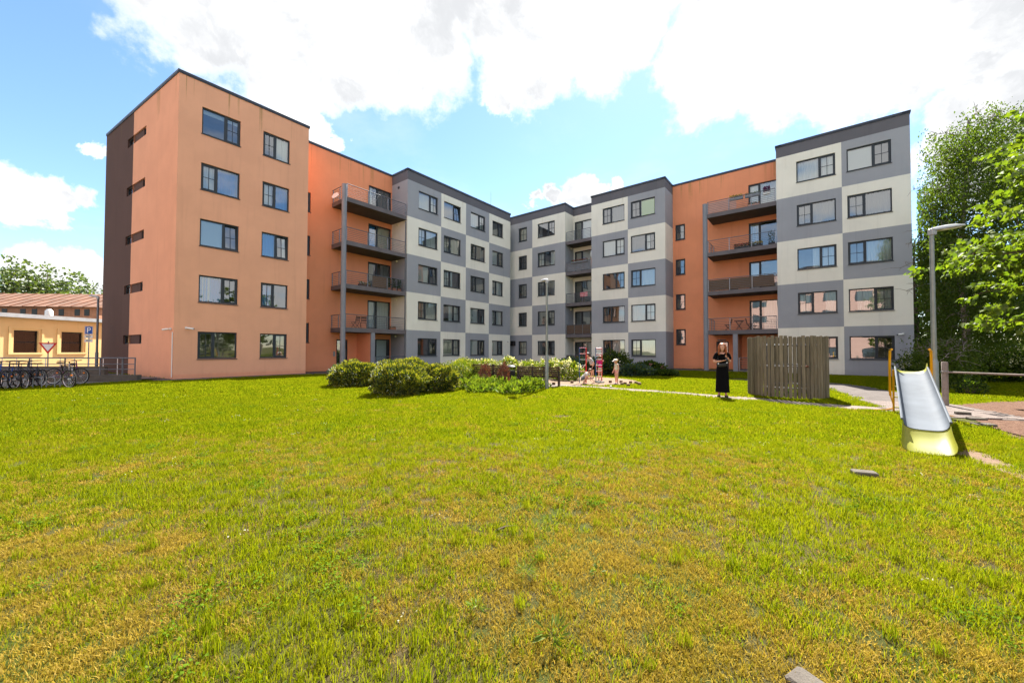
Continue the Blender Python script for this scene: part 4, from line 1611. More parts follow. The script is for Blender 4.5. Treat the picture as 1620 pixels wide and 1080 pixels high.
def woodgrain(name, c1, c2):
    m = bpy.data.materials.new(name)
    m.use_nodes = True
    t = NT(m.node_tree)
    oi = t.n('ShaderNodeObjectInfo')
    co = t.n('ShaderNodeTexCoord').outputs['Object']
    mp = t.n('ShaderNodeMapping', {'Vector': co, 'Scale': (22, 22, 1.3)})
    off = t.n('ShaderNodeVectorMath', {0: mp.outputs[0], 1: t.n('ShaderNodeCombineXYZ', {0: t.math('MULTIPLY', oi.outputs['Random'], 40.0), 2: t.math('MULTIPLY', oi.outputs['Random'], 17.0)}).outputs[0]}, operation='ADD').outputs[0]
    n1 = t.n('ShaderNodeTexNoise', {'Vector': off, 'Scale': 1.0, 'Detail': 6.0, 'Roughness': .65, 'Distortion': .6})
    c = t.ramp(n1.outputs[0], [(.3, c2), (.62, c1)])
    kn = t.n('ShaderNodeTexVoronoi', {'Vector': off, 'Scale': .30})
    c = t.mix(t.math('MULTIPLY', t.math('SUBTRACT', 1.0, t.smooth(kn.outputs['Distance'], .05, .17)), .8), c, tuple(x * .3 for x in c2))
    br = t.n('ShaderNodeHueSaturation', {'Value': t.math('ADD', .78, t.math('MULTIPLY', oi.outputs['Random'], .45)), 'Color': c})
    b = t.n('ShaderNodeBump', {'Strength': .4, 'Distance': .004, 'Height': n1.outputs[0]})
    bs = t.n('ShaderNodeBsdfPrincipled', {'Base Color': br.outputs[0], 'Roughness': .92, 'Specular IOR Level': .15, 'Normal': b.outputs[0]})
    t.n('ShaderNodeOutputMaterial', {0: bs})
    MATS[name] = m


woodgrain('weathered', (.18, .156, .108), (.095, .082, .055))
woodgrain('bench_wood', (.085, .05, .035), (.045, .028, .02))
EC = Vector((9.09, 12.79, 0))
ER = 1.086
enc = thing('plank_enclosure', 'round weathered grey wooden plank enclosure on the lawn', 'enclosure', EC)
rg = random.Random(9)
NP = 60
pmesh = [MB().box(-w / 2, w / 2, -.012, .012, 0, h, bev=.003).mesh('plank', 'weathered') for w, h in ((.090, 1.9), (.084, 1.875), (.094, 1.91), (.088, 1.885))]
for i in range(NP):
    a = 2 * math.pi * i / NP
    x, y = ER * math.cos(a), ER * math.sin(a)
    put('plank', pmesh[rg.randrange(4)], enc, T(x, y, .055 + rg.uniform(-.012, .012)) @ RZ(a + math.pi / 2 + rg.uniform(-.03, .03)) @ Matrix.Rotation(rg.uniform(-.004, .004), 4, 'Y'))
for z in (.35, 1.02, 1.68):
    mb = MB()
    n = 48
    pts = [((ER - .04) * math.cos(2 * math.pi * i / n), (ER - .04) * math.sin(2 * math.pi * i / n), z) for i in range(n + 1)]
    mb.tube(pts, .026, 4)
    put('hoop', mb.mesh('hoop', 'rail_dark'), enc)
for i in range(6):
    a = 2 * math.pi * (i + .5) / 6
    put('stake', MB().box(-.03, .03, -.03, .03, -.1, 1.8).mesh('stake', 'rail_dark'), enc, T((ER - .08) * math.cos(a), (ER - .08) * math.sin(a), 0))
al = math.atan2(-1, .05)
q = G(1262, 630) - EC
al = math.atan2(q.y, q.x)
put('latch', MB().lathe([(.005, -.03), (.035, -.02), (.042, 0), (.03, .02), (.005, .03)], 10).mesh('latch', 'rust', True), enc, T((ER + .03) * math.cos(al), (ER + .03) * math.sin(al), 1.03))

# ================================================================ slide
mat('steel', (.085, .10, .12), .72, 0.0, .25, 2.0, spec=.12)
mat('lime', (.20, .205, .012), .5, 0, .15, 3.0)
mat('slide_orange', (.68, .33, .008), .45, 0, .12, 6.0)
top, bot = G(1441, 588, 1.03), G(1469, 702, .16)
sl = thing('playground_slide', 'steel chute slide with lime green foot and yellow ladder', 'slide', (bot.x, bot.y, 0))
d = Vector((top.x - bot.x, top.y - bot.y, 0))
RUN = d.length
ang = math.atan2(d.y, d.x)
sl.rotation_euler = (0, 0, ang - math.pi / 2)      # local +y runs up the slide, +x to its right seen from below
HW = .245


def chute(ts, m, name, hw=HW, lip=.14, flare=None):
    prof = []
    for k in range(13):
        a = -1 + 2 * k / 12
        x = hw * (math.sin(a * math.pi / 2) if abs(a) < 1 else a)
        z = lip * abs(a) ** 3.2
        prof.append((x, z))
    mb = MB()
    vs = []
    for (y, z, s) in ts:
        for (x, pz) in prof:
            vs.append((x * s, y, z + pz))
    n = len(prof)
    fs = [(i * n + k, i * n + k + 1, (i + 1) * n + k + 1, (i + 1) * n + k) for i in range(len(ts) - 1) for k in range(n - 1)]
    mb.add(vs, fs)
    b = len(mb.v)
    mb.add([(x, y, z - .018) for (x, y, z) in vs], [tuple(reversed(f)) for f in fs])
    # side edges
    for i in range(len(ts) - 1):
        for k in (0, n - 1):
            a, c = i * n + k, (i + 1) * n + k
            mb.f.append((a, c, c + b, a + b))
            mb.m.append(0)
    for i in (0, len(ts) - 1):
        for k in range(n - 1):
            a, c = i * n + k, i * n + k + 1
            mb.f.append((a, c, c + b, a + b))
            mb.m.append(0)
    return put(name, mb.mesh(name, m, True), sl)


H0, H1 = .20, 1.0
steel_ts = [(.42 + (RUN - .5) * t, .30 + (H1 - .30) * t, 1.0) for t in (0, .25, .5, .75, 1)]
chute(steel_ts, 'steel', 'chute')
chute([(-.03, .02, 1.14), (.03, .06, 1.12), (.14, .10, 1.09), (.26, .16, 1.06), (.35, .225, 1.04), (.425, .296, 1.03)], 'lime', 'foot')
chute([(RUN - .1, H1 - .01, 1.05), (RUN, H1 + .03, 1.06), (RUN + .14, H1 + .03, 1.04), (RUN + .2, H1, 1.02)], 'lime', 'top_lip', lip=.2)
put('edge_rail', MB().tube([(-HW - .01, .42, .30 + .14), (-HW - .01, RUN - .08, H1 + .14)], .017, 6).mesh('edge_rail', 'steel', True), sl)
put('edge_rail', MB().tube([(HW + .01, .42, .30 + .14), (HW + .01, RUN - .08, H1 + .14)], .017, 6).mesh('edge_rail', 'steel', True), sl)
put('foot_support', MB().box(-.14, .14, .06, .3, -.02, .06).mesh('foot_support', 'lime'), sl)
YL = RUN + .62
for s in (-1, 1):
    x = s * (HW + .035)
    put('ladder_side', MB().tube([(x, YL, -.02), (x, RUN + .14, H1 + .06)], .02, 8).mesh('ladder_side', 'slide_orange', True), sl)
    put('handrail', MB().tube([(x + s * .05, YL - .02, .42), (x + s * .06, YL - .1, .55), (x + s * .06, RUN + .34, 1.15), (x + s * .05, RUN + .22, 1.5), (x + s * .02, RUN + .12, 1.54)], .024, 8).mesh('handrail', 'slide_orange', True), sl)
    put('handrail_bracket', MB().tube([(x, YL - .09, .2), (x + s * .05, YL - .02, .42)], .016, 6).mesh('handrail_bracket', 'slide_orange'), sl)
for k in range(4):
    t = .14 + k * .24
    y = YL + (RUN + .14 - YL) * t
    put('rung', MB().box(-HW - .03, HW + .03, y - .04, y + .04, (H1 + .06) * t - .012, (H1 + .06) * t + .012, bev=.005).mesh('rung', 'lime'), sl)
put('stay', MB().tube([(-HW - .035, YL - .03, .12), (-HW - .16, YL + .05, .06), (-HW - .52, YL + .22, 0.0)], .018, 6).mesh('stay', 'slide_orange', True), sl)
put('stay', MB().tube([(HW + .035, YL - .03, .12), (HW + .16, YL + .05, .06), (HW + .52, YL + .22, 0.0)], .018, 6).mesh('stay', 'slide_orange', True), sl)

# ================================================================ lamp posts
mat('lamp_steel', (.26, .285, .27), .5, .6, .25, 4.0)
mat('lamp_head', (.40, .41, .42), .45, .3, .15, 4.0)


def lamp_post(label, loc, h, az, m='lamp_steel', arm=.85, rp=.042, rb=.068, hb=1.25):
    o = thing('lamp_post', label, 'lamp post', loc, az, 'lamp posts')
    put('base', MB().lathe([(rb * 1.05, 0), (rb, .04), (rb, hb), (rp * 1.15, hb + .06)], 14).mesh('base', m, True), o)
    put('pole', MB().lathe([(rp * 1.12, hb + .05), (rp, h - .12), (rp, h)], 14).mesh('pole', m, True), o)
    put('bracket', MB().box(-.05, .08, -.05, .05, h - .09, h + .06, bev=.01).mesh('bracket', 'lamp_head'), o)
    mb = MB()
    # flattened drop shaped luminaire along +x, tilted up
    vs, fs = [], []
    sec = [(0, .06, .06), (.12, .085, .075), (.35, .135, .085), (.6, .14, .075), (.78, .10, .05), (.86, .03, .02)]
    for (x, hw, hh) in sec:
        x *= arm / .86
        for k in range(10):
            a = 2 * math.pi * k / 10
            zz = math.sin(a) * hh
            vs.append((x, math.cos(a) * hw, (zz if zz > 0 else zz * .35) + x * .16))
    for i in range(len(sec) - 1):
        for k in range(10):
            j = (k + 1) % 10
            fs.append((i * 10 + k, i * 10 + j, (i + 1) * 10 + j, (i + 1) * 10 + k))
    fs += [tuple(reversed(range(10))), tuple(range(50, 60))]
    mb.add(vs, fs)
    head = put('lamp_head', mb.mesh('lamp_head', 'lamp_head', True), o, T(0, 0, h + .02))
    put('lamp_lens', MB().box(.25 * arm, .8 * arm, -.085, .085, -.012, .01).mesh('lamp_lens', 'lamp_glass'), head, T(0, 0, -.02) @ Matrix.Rotation(-.16, 4, 'Y'))
    return o


lamp_post('galvanized lamp post behind the slide, nearest one', G(1480, 657), 4.32, R(5))
lamp_post('green-grey lamp post beside the bench in the middle of the courtyard', G(865, 616.5), 4.12, R(95), arm=.8)
lamp_post('slim grey lamp post beside the brown wall on the left', ((153.5 - 810) / 610 * 23.4, 23.4, 0), 4.62, R(178), 'rail_dark', .55, .05, .075)

# ================================================================ post and rail
mat('post_wood', (.27, .22, .19), .9, 0, .3, 9.0, .3, 40)
pp = G(1496, 642)
pe = G(1760, 668)
o = thing('post_rail_barrier', 'round wooden post carrying a long horizontal metal rail at the bark bed', 'barrier', pp)
put('post', MB().lathe([(.066, 0), (.064, .6), (.066, 1.19), (.055, 1.21)], 14).mesh('post', 'post_wood', True), o)
dd = Vector((pe.x - pp.x, pe.y - pp.y, 0))
put('rail', MB().tube([(-.08, .0, .93), (dd.x, dd.y, .93)], .024, 8).mesh('rail', 'post_wood', True), o)
put('post', MB().lathe([(.066, 0), (.064, .6), (.066, 1.19), (.055, 1.21)], 14).mesh('post', 'post_wood', True), o, T(dd.x, dd.y, 0))
put('clamp', MB().lathe([(.075, .9), (.075, .96)], 14).mesh('clamp', 'galv'), o)

# ================================================================ benches, bin


def bench(label, p0, p1):
    """p0,p1 ground ends seen from behind (left, right)"""
    d = p1 - p0
    L = d.length
    a = math.atan2(d.y, d.x)
    o = thing('park_bench', label, 'bench', p0, a, 'slatted benches')
    # behind = -y ; seat towards +y
    for k in range(5):
        z = .42 + k * .085
        y = -.0 - .018 * k
        put('back_slat', MB().box(0, L, y - .014, y + .014, z, z + .062, bev=.004).mesh('back_slat', 'bench_wood'), o)
    for k in range(4):
        put('seat_slat', MB().box(0, L, .06 + k * .1, .14 + k * .1, .40, .43, bev=.004).mesh('seat_slat', 'bench_wood'), o)
    for x in (.05, L * .37, L * .63, L - .05) if L > 1.6 else (.05, L - .05):
        put('back_bracket', MB().box(x - .02, x + .02, -.06, .03, .30, .86).mesh('back_bracket', 'black'), o)
    for x in (.06, L - .06):
        put('leg', MB().box(x - .035, x + .035, -.03, .06, 0, .41, bev=.006).mesh('leg', 'bench_wood'), o)
        put('leg', MB().box(x - .035, x + .035, .36, .45, 0, .40, bev=.006).mesh('leg', 'bench_wood'), o)
    return o


bench('dark slatted bench seen from behind, beside the lamp post', G(818, 611.5), G(886, 613))
bench('dark slatted bench half hidden by the flower bed, left of the bin', G(749, 603.5), G(801, 608.5))
b = thing('litter_bin', 'black cylindrical litter bin with domed lid between the two benches', 'bin', G(808, 609))
put('body', MB().lathe([(.17, .12), (.18, .15), (.18, .62)], 18).mesh('body', 'black', True), b)
put('lid', MB().lathe([(.215, .76), (.22, .79), (.16, .84), (.04, .86)], 18).mesh('lid', 'black', True), b)
for s in (-1, 1):
    put('support', MB().box(s * .17 - .015, s * .17 + .015, -.03, .03, .0, .77).mesh('support', 'black'), b)

# ================================================================ playground in the sandpit
mat('play_red', (.55, .02, .025), .4, 0, .1, 8)
mat('play_blue', (.02, .07, .20), .4, 0, .1, 8)
mat('play_magenta', (.5, .03, .16), .4)
mat('play_grey', (.10, .11, .12), .5)


def ladder(label, px, py, kind, rz):
    o = thing('climbing_ladder', label, 'climbing frame', G(px, py), rz, 'climbing ladders in the sandpit')
    w = .30
    H = 1.62
    put('post', MB().tube([(-w / 2, 0, -.05), (-w / 2, 0, H)], .016, 8).mesh('post', 'play_blue', True), o)
    put('post', MB().tube([(w / 2, 0, -.05), (w / 2, 0, H)], .015 if kind else .024, 8).mesh('post', 'play_red', True), o)
    if kind:
        put('post', MB().tube([(-w / 6, .24, -.05), (-w / 6, .24, H)], .015, 8).mesh('post', 'play_blue', True), o)
        put('plate', MB().lathe([(.2, .03), (.21, .05), (.2, .07)], 18).mesh('plate', 'black', True), o, T(-.05, -.25, 0))
    for k in range(6):
        z = .28 + k * .265
        put('rung', MB().tube([(-w / 2, 0, z), (w / 2, 0, z)], .008, 6).mesh('rung', ('play_grey', 'play_red', 'play_grey', 'play_grey', 'play_red')[k] if k < 5 and not kind else ('play_magenta' if k == 5 else 'play_grey')), o)
        if kind:
            put('rung', MB().tube([(-w / 2, 0, z + .05), (-w / 6, .24, z + .05)], .008, 6).mesh('rung', 'play_blue'), o)
            put('rung', MB().tube([(w / 2, 0, z - .05), (-w / 6, .24, z - .05)], .008, 6).mesh('rung', 'play_red'), o)
    return o


ladder('red and blue climbing ladder on the left in the sandpit', 922, 606.5, 0, R(-12))
ladder('three-post red and blue climbing ladder over a black disc in the sandpit', 947.5, 605, 1, R(8))
mat('log', (.17, .11, .07), .95, 0, .4, 12)
mat('log_top', (.34, .24, .15), .95, 0, .3, 20)
lm_ = MB().lathe([(.075, 0), (.07, .13)], 10)
lm_.add([(.066 * math.cos(k * .6283), .066 * math.sin(k * .6283), .132) for k in range(10)], [tuple(range(10))], 1)
lme = lm_.mesh('log_stump', ['log', 'log_top'])
for (px, py) in ((965.5, 606), (982.5, 606), (984, 610), (989, 608.8), (994, 612), (997.5, 607), (1006, 608), (1010, 609), (1012, 610), (905, 606.5), (876, 609)):
    tag(put('log_stump', lme, None, T(*G(px, py))), 'short sawn log set upright in the sand of the play area', 'log', 'log stumps round the sandpit')
tag(put('sand_mould', MB().lathe([(.05, 0), (.06, .05), (.03, .07)], 10).mesh('sand_mould', 'lime', True), None, T(*G(966, 612.5))), 'small yellow sand toy lying at the front edge of the sandpit', 'toy')

# ================================================================ loose slabs
for i, (px, py, w, dd_, h, rz, lab) in enumerate(((1367, 752.5, .24, .12, .06, -.35, 'loose pale concrete block lying in the grass below the slide'), (1283, 1090, .13, .16, .03, .5, 'pale concrete slab at the bottom edge of the lawn'),
                                                 (1523, 657, .25, .11, .09, -.5, 'tipped paving block at the broken end of the path, leftmost'), (1545, 664, .3, .14, .05, -.25, 'loose paving slab on the bark, middle of three'), (1556, 674, .36, .16, .055, -.1, 'loose paving slab on the bark, nearest of three'))):
    tag(put('loose_slab', MB().box(-w / 2, w / 2, -dd_ / 2, dd_ / 2, -.01, h, bev=.01).mesh('loose_slab', 'concrete'), None, T(*G(px, py)) @ RZ(rz) @ Matrix.Rotation(.06, 4, 'X')), lab, 'slab', 'loose concrete slabs')
mb = MB().tube([(0, 0, .015), (.1, .02, .03), (.2, .03, .02)], [.009, .008, .003], 5)
tag(put('stick', mb.mesh('stick', 'twig'), None, T(*G(783, 842)) @ RZ(.3)), 'short brown stick lying on the near lawn', 'stick')

# ================================================================ left: ramp, signs, neighbouring buildings
rp0, rp1 = G(-260, 604), G(217, 603.5)
dd = rp1 - rp0
a = math.atan2(dd.y, dd.x)
Lr = dd.length
ramp = thing('access_ramp', 'concrete access ramp wall with grey tubular railing at the orange block', 'ramp', rp0, a)
put('ramp_wall', MB().box(0, Lr, 0, .22, -.05, .30).mesh('ramp_wall', 'concrete'), ramp)
mat('ramp_top', (.18, .12, .10), .95, 0, .3, 6)
put('ramp_surface', MB().add([(0, .22, .32), (Lr - .2, .22, .10), (Lr - .2, 1.6, .10), (0, 1.6, .32)], [(0, 1, 2, 3)]).mesh('ramp_surface', 'ramp_top'), ramp)
put('back_wall', MB().box(0, Lr - 3.0, 1.6, 1.8, 0, .62).mesh('back_wall', 'concrete'), ramp)
RH = 1.08
npost = 8
for i in range(npost + 1):
    x = .3 + (Lr - .5) * i / npost
    put('post', MB().tube([(x, .1, .25), (x, .1, RH)], .026, 8).mesh('post', 'rail_dark', True), ramp)
x = Lr - .75
put('post', MB().tube([(x, .1, .25), (x, .1, RH)], .03, 8).mesh('post', 'rail_dark', True), ramp)
for z, r in ((RH, .026), (.80, .016), (.56, .016)):
    put('rail', MB().tube([(.3, .1, z), (Lr - .2, .1, z)], r, 8).mesh('rail', 'rail_dark', True), ramp)
fence2 = thing('white_railing', 'low pale railing behind the ramp by the yellow building', 'railing', (rp1.x - 4.5, rp1.y + 3.5, 0), a)
for i in range(9):
    put('post', MB().tube([(-i * .75, 0, 0), (-i * .75, 0, 1.0)], .018, 6).mesh('post', 'white_metal'), fence2)
put('rail', MB().tube([(0, 0, 1.0), (-6.0, 0, 1.0)], .02, 6).mesh('rail', 'white_metal'), fence2)

stucco('yellow_wall', (.68, .50, .235), stain=0)
mat('zinc', (.42, .50, .55), .45, .5, .2, 2.0)
mat('rust_roof', (.20, .105, .068), .9, 0, 0, .9, .2, 20, col2=(.12, .07, .05))
mat('brick_wall', (.40, .20, .12), .95, 0, .3, 3.0, .3, 60)
yb = Vector(((0 - 810) / 610 * 27.0, 27.0, 0))
yv = Vector((math.sin(R(7)), math.cos(R(7)), 0))
fY = Facade(yb - yv * 7, yb + yv * 9.5)
ybld = thing('yellow_building', 'low yellow rendered building with large dark windows and zinc edged roof', 'building', fY.p0)
YI = T(*(-fY.p0))
hs, wn = [], []
for (x0, x1) in ((22, 61.5), (97.5, 131.5)):
    a0, z1 = fY.at(x0, 522.5)
    a1, _ = fY.at(x1, 525)
    _, z0 = fY.at((x0 + x1) / 2, 559)
    hs.append((a0, a1, z0, 2.83))
a0 = hs[0][0] - (hs[1][0] - hs[0][0])
hs.append((a0, a0 + hs[0][1] - hs[0][0], hs[0][2], 2.83))
xs = sorted({0.0, fY.L, *[h[0] for h in hs], *[h[1] for h in hs]})
zc = sum(h[2] for h in hs) / len(hs)
hs = [(h[0], h[1], zc, h[3]) for h in hs]
mb = MB()
for i in range(len(xs) - 1):
    for (z0, z1) in ((0, zc), (zc, 2.83), (2.83, 3.82)):
        cx, cz = (xs[i] + xs[i + 1]) / 2, (z0 + z1) / 2
        if any(h[0] < cx < h[1] and h[2] < cz < h[3] for h in hs):
            continue
        mb.add([(xs[i], 0, z0), (xs[i + 1], 0, z0), (xs[i + 1], 0, z1), (xs[i], 0, z1)], [(0, 1, 2, 3)])
for (p, q, r_, s_) in hs:
    mb.add([(p, 0, r_), (q, 0, r_), (q, 0, s_), (p, 0, s_), (p, .25, r_), (q, .25, r_), (q, .25, s_), (p, .25, s_)], [(0, 1, 5, 4), (1, 2, 6, 5), (2, 3, 7, 6), (3, 0, 4, 7)])
mb.add([(fY.L, 0, 0), (fY.L, 12, 0), (fY.L, 12, 3.82), (fY.L, 0, 3.82), (0, 0, 0), (0, 12, 0), (0, 12, 3.82), (0, 0, 3.82)], [(0, 1, 2, 3), (7, 6, 5, 4)])
put('wall', mb.mesh('wall', 'yellow_wall'), ybld, YI @ fY.M)
put('roof', MB().box(-.2, fY.L + .15, -.22, 12.2, 3.82, 3.96).mesh('roof', 'roofing'), ybld, YI @ fY.M)
put('gutter', MB().box(-.2, fY.L + .16, -.30, -.222, 3.74, 4.02).mesh('gutter', 'zinc'), ybld, YI @ fY.M)
put('rain_pipe', MB().tube([(fY.L - .3, -.1, .1), (fY.L - .3, -.1, 3.8)], .05, 8).mesh('rain_pipe', 'white_metal', True), ybld, YI @ fY.M)
for (p, q, r_, s_) in hs:
    w_, h_ = q - p, s_ - r_
    mb = MB()
    bars(mb, 0, w_, 0, h_, .08, 0, .08)
    mb.box(.08, w_ - .08, .01, .07, h_ * .5 - .04, h_ * .5 + .04)
    wdw = put('window', mb.mesh('window', 'black'), ybld, YI @ fY.M @ T(p, .14, r_))
    pmy = MB().add([(0, 0, 0), (w_ - .16, 0, 0), (w_ - .16, 0, h_ * .5 - .12), (0, 0, h_ * .5 - .12)], [(0, 1, 2, 3)]).mesh('pane', 'glass_dark')
    put('pane', pmy, wdw, T(.08, .04, .08))
    put('pane', pmy, wdw, T(.08, .04, h_ * .5 + .04))
    put('room_interior', MB().add([(-.3, .12, -.1), (w_ + .3, .12, -.1), (w_ + .3, .12, h_ + .1), (-.3, .12, h_ + .1), (-.3, 1.5, -.1), (w_ + .3, 1.5, -.1), (w_ + .3, 1.5, h_ + .1), (-.3, 1.5, h_ + .1)], [(4, 5, 6, 7), (0, 1, 5, 4), (1, 2, 6, 5), (2, 3, 7, 6), (3, 0, 4, 7)]).mesh('room_interior', 'black'), wdw)
    mb = MB()
    bars(mb, -.28, w_ + .28, -.06, h_ + .26, .13, -.06, -.001)
    put('surround', mb.mesh('surround', 'yellow_wall'), wdw, T(0, -.14, 0))

# brick building with rusty sheet roof
bd = 44.0
bb = thing('brick_building', 'long brick building with rusty sheet metal roof behind the yellow one', 'building', ((75 - 810) / 610 * bd, bd, 0), R(3))
ez = 1.5 + (553 - 486) / 610 * bd
rz_ = 1.5 + (553 - 467) / 610 * (bd + 4.5)
xr = (148 - 75) / 610 * bd + .4
put('wall', MB().box(-24, xr - .3, 0, 9, 0, ez).mesh('wall', 'brick_wall'), bb)
roofb = put('roof', MB().add([(-25, -.5, ez - .1), (xr, -.5, ez - .1), (xr - .4, 4.5, rz_), (-25, 4.5, rz_), (xr, 9.5, ez - .1), (-25, 9.5, ez - .1)], [(0, 1, 2, 3), (3, 2, 4, 5), (1, 4, 2)]).mesh('roof', 'rust_roof'), bb)
nsh = 17
for i in range(nsh):
    x0 = xr - .1 - (i + 1) * 1.3
    mb = MB()
    dz = (rz_ - ez + .1)
    for (t0, t1) in ((0.0, .5), (.5, 1.0)):
        o_ = .03 + .01 * ((i * 7 + int(t0 * 2)) % 3)
        mb = MB().add([(x0, -.5 + 5 * t0, ez - .1 + dz * t0 + o_), (x0 + 1.25, -.5 + 5 * t0, ez - .1 + dz * t0 + o_), (x0 + 1.25, -.5 + 5 * t1, ez - .1 + dz * t1 + o_ - .012), (x0, -.5 + 5 * t1, ez - .1 + dz * t1 + o_ - .012)], [(0, 1, 2, 3)])
        put('roof_sheet', mb.mesh('roof_sheet', 'rust_roof'), roofb)
    put('seam', MB().tube([(x0 - .02, -.52, ez - .02), (x0 - .02, 4.5, rz_ + .07)], .045, 4).mesh('seam', 'rust'), roofb)
for i, px in enumerate((10, 37.5, 54.5, 78.5, 94.5, 118.5, 133)):
    x = (px - 75) / 610 * bd
    w_ = bb and put('window', MB().box(x - .28, x + .28, -.03, .05, ez - 1.05, ez - .3).mesh('window', 'black_gloss'), bb)
put('vent_pipe', MB().lathe([(.3, ez - 1.6), (.3, ez - .9), (.15, ez - .7)], 10).mesh('vent_pipe', 'white_metal', True), bb, T((136 - 75) / 610 * bd, -4, 0))

# sunlit block across the lawn behind the photographer, mirrored in the windows of the right wing
stucco('pink_wall', (.60, .40, .34), stain=0)
mat('far_pane', (.07, .10, .12), .2)
fO = Facade(P(-19, 26), P(-19, -16))
if fO.y.dot(U) > 0:
    fO = Facade(P(-19, -16), P(-19, 26))
opp = thing('pink_apartment_block', 'pink rendered apartment block behind the photographer, mirrored in windows', 'building', fO.p0)
OI = T(*(-fO.p0))
put('wall', MB().box(0, fO.L, 0, 11, 0, 15.5).mesh('wall', 'pink_wall'), opp, OI @ fO.M)
put('roof', MB().box(-.1, fO.L + .1, -.1, 11.1, 15.5, 15.7).mesh('roof', 'coping'), opp, OI @ fO.M)
owm = (lambda m_: (bars(m_, 0, 1.9, 0, 1.4, .08, -.02, .02), m_.box(1.05, 1.15, -.018, .02, .08, 1.32), m_.mesh('window', 'frame'))[2])(MB())
opm = MB().add([(.08, -.008, .08), (1.82, -.008, .08), (1.82, -.008, 1.32), (.08, -.008, 1.32)], [(0, 1, 2, 3)]).mesh('pane', 'far_pane')
for i in range(11):
    for k in range(5):
        ow = put('window', owm, opp, OI @ fO.M @ T(1.6 + i * 3.7, 0, SILL[k]))
        put('pane', opm, ow)

# signs
mat('sign_red', (.55, .015, .025), .4)
mat('sign_white', (.78, .78, .76), .45)
mat('sign_blue', (.01, .09, .38), .4)
sg = thing('yield_sign', 'red and white triangular give way sign on a post behind the ramp railing', 'sign', ((76 - 810) / 610 * 21.5, 21.5, 0), R(30))
tri = lambda s, y, cz: [(-s, y, cz + s * .577), (s, y, cz + s * .577), (0, y, cz - s * 1.155)]
def plate(pts, y0, y1, m, name, par):
    n = len(pts)
    vs = [(p[0], y0, p[2]) for p in pts] + [(p[0], y1, p[2]) for p in pts]
    fs = [tuple(range(n)), tuple(reversed(range(n, 2 * n)))] + [(i, i + n, (i + 1) % n + n, (i + 1) % n) for i in range(n)]
    return put(name, MB().add(vs, fs).mesh(name, m), par)
zc = 1.5 + (553 - 549.5) / 610 * 21.5
put('post', MB().tube([(0, .03, 0), (0, .03, zc + .3)], .028, 8).mesh('post', 'galv', True), sg)
plate(tri(.36, 0, zc), -.005, .005, 'sign_red', 'panel', sg)
plate(tri(.235, 0, zc), -.0075, -.0055, 'sign_white', 'panel_centre', sg)
pk = thing('parking_sign', 'blue parking sign with white P and two small plates below it', 'sign', ((140 - 810) / 610 * 22.5, 22.5, 0), R(30))
z0 = 1.5 + (553 - 530) / 610 * 22.5
put('post', MB().tube([(0, .03, 0), (0, .03, z0 + .5)], .028, 8).mesh('post', 'galv', True), pk)
put('panel', MB().box(-.17, .17, -.006, .006, z0, z0 + .47).mesh('panel', 'sign_blue'), pk)
put('border', (lambda m_: (bars(m_, -.16, .16, z0 + .01, z0 + .46, .014, -.0085, -.0065), m_.mesh('border', 'sign_white'))[1])(MB()), pk)
mbp = MB()
mbp.box(-.075, -.03, -.011, -.0065, z0 + .09, z0 + .39)
arc = [(-.03, z0 + .39), (.03, z0 + .39), (.065, z0 + .37), (.085, z0 + .33), (.085, z0 + .28), (.065, z0 + .24), (.03, z0 + .22), (-.03, z0 + .22)]
inn = [(-.03, z0 + .35), (.02, z0 + .35), (.038, z0 + .34), (.045, z0 + .32), (.045, z0 + .29), (.038, z0 + .27), (.02, z0 + .26), (-.03, z0 + .26)]
mbp.add([(x, -.0105, z) for x, z in arc] + [(x, -.0105, z) for x, z in inn], [(i, i + 8, i + 9, i + 1) for i in range(7)])
put('letter', mbp.mesh('letter', 'sign_white'), pk)
for k, (zz, hh) in enumerate(((z0 - .22, .17), (z0 - .46, .17))):
    pl = put('plate', MB().box(-.17, .17, -.006, .006, zz, zz + hh).mesh('plate', 'sign_white'), pk)
    put('marking', MB().box(-.12, .10, -.009, -.0065, zz + .10, zz + .125).box(-.12, .05, -.009, -.0065, zz + .045, zz + .07).mesh('marking', 'black'), pl)

# ================================================================ bicycles
mat('bike_dark', (.03, .03, .045), .35, .2)
mat('bike_silver', (.5, .5, .5), .3, .7)
mat('bike_purple', (.10, .015, .07), .4)
mat('bike_blue', (.02, .07, .30), .35)
mat('bike_red', (.45, .02, .05), .35)
mat('tyre', (.014, .014, .015), .8)
mat('reflector', (.8, .22, .02), .3)
tyre_m = MB().torus((0, 0, 0), (0, 1, 0), .325, .023, 32, 7).mesh('tyre', 'tyre', True)
rim_m = MB().torus((0, 0, 0), (0, 1, 0), .295, .011, 32, 5).mesh('rim', 'bike_silver', True)
spk = MB()
for k in range(18):
    a = 2 * math.pi * k / 18
    spk.tube([(.02 * math.cos(a + 1), .02 * (-1) ** k, .02 * math.sin(a + 1)), (.295 * math.cos(a), 0, .295 * math.sin(a))], .0016, 3, 0, False)
spk.tube([(0, -.05, 0), (0, .05, 0)], .02, 8)
spoke_m = spk.mesh('spokes', 'bike_silver')


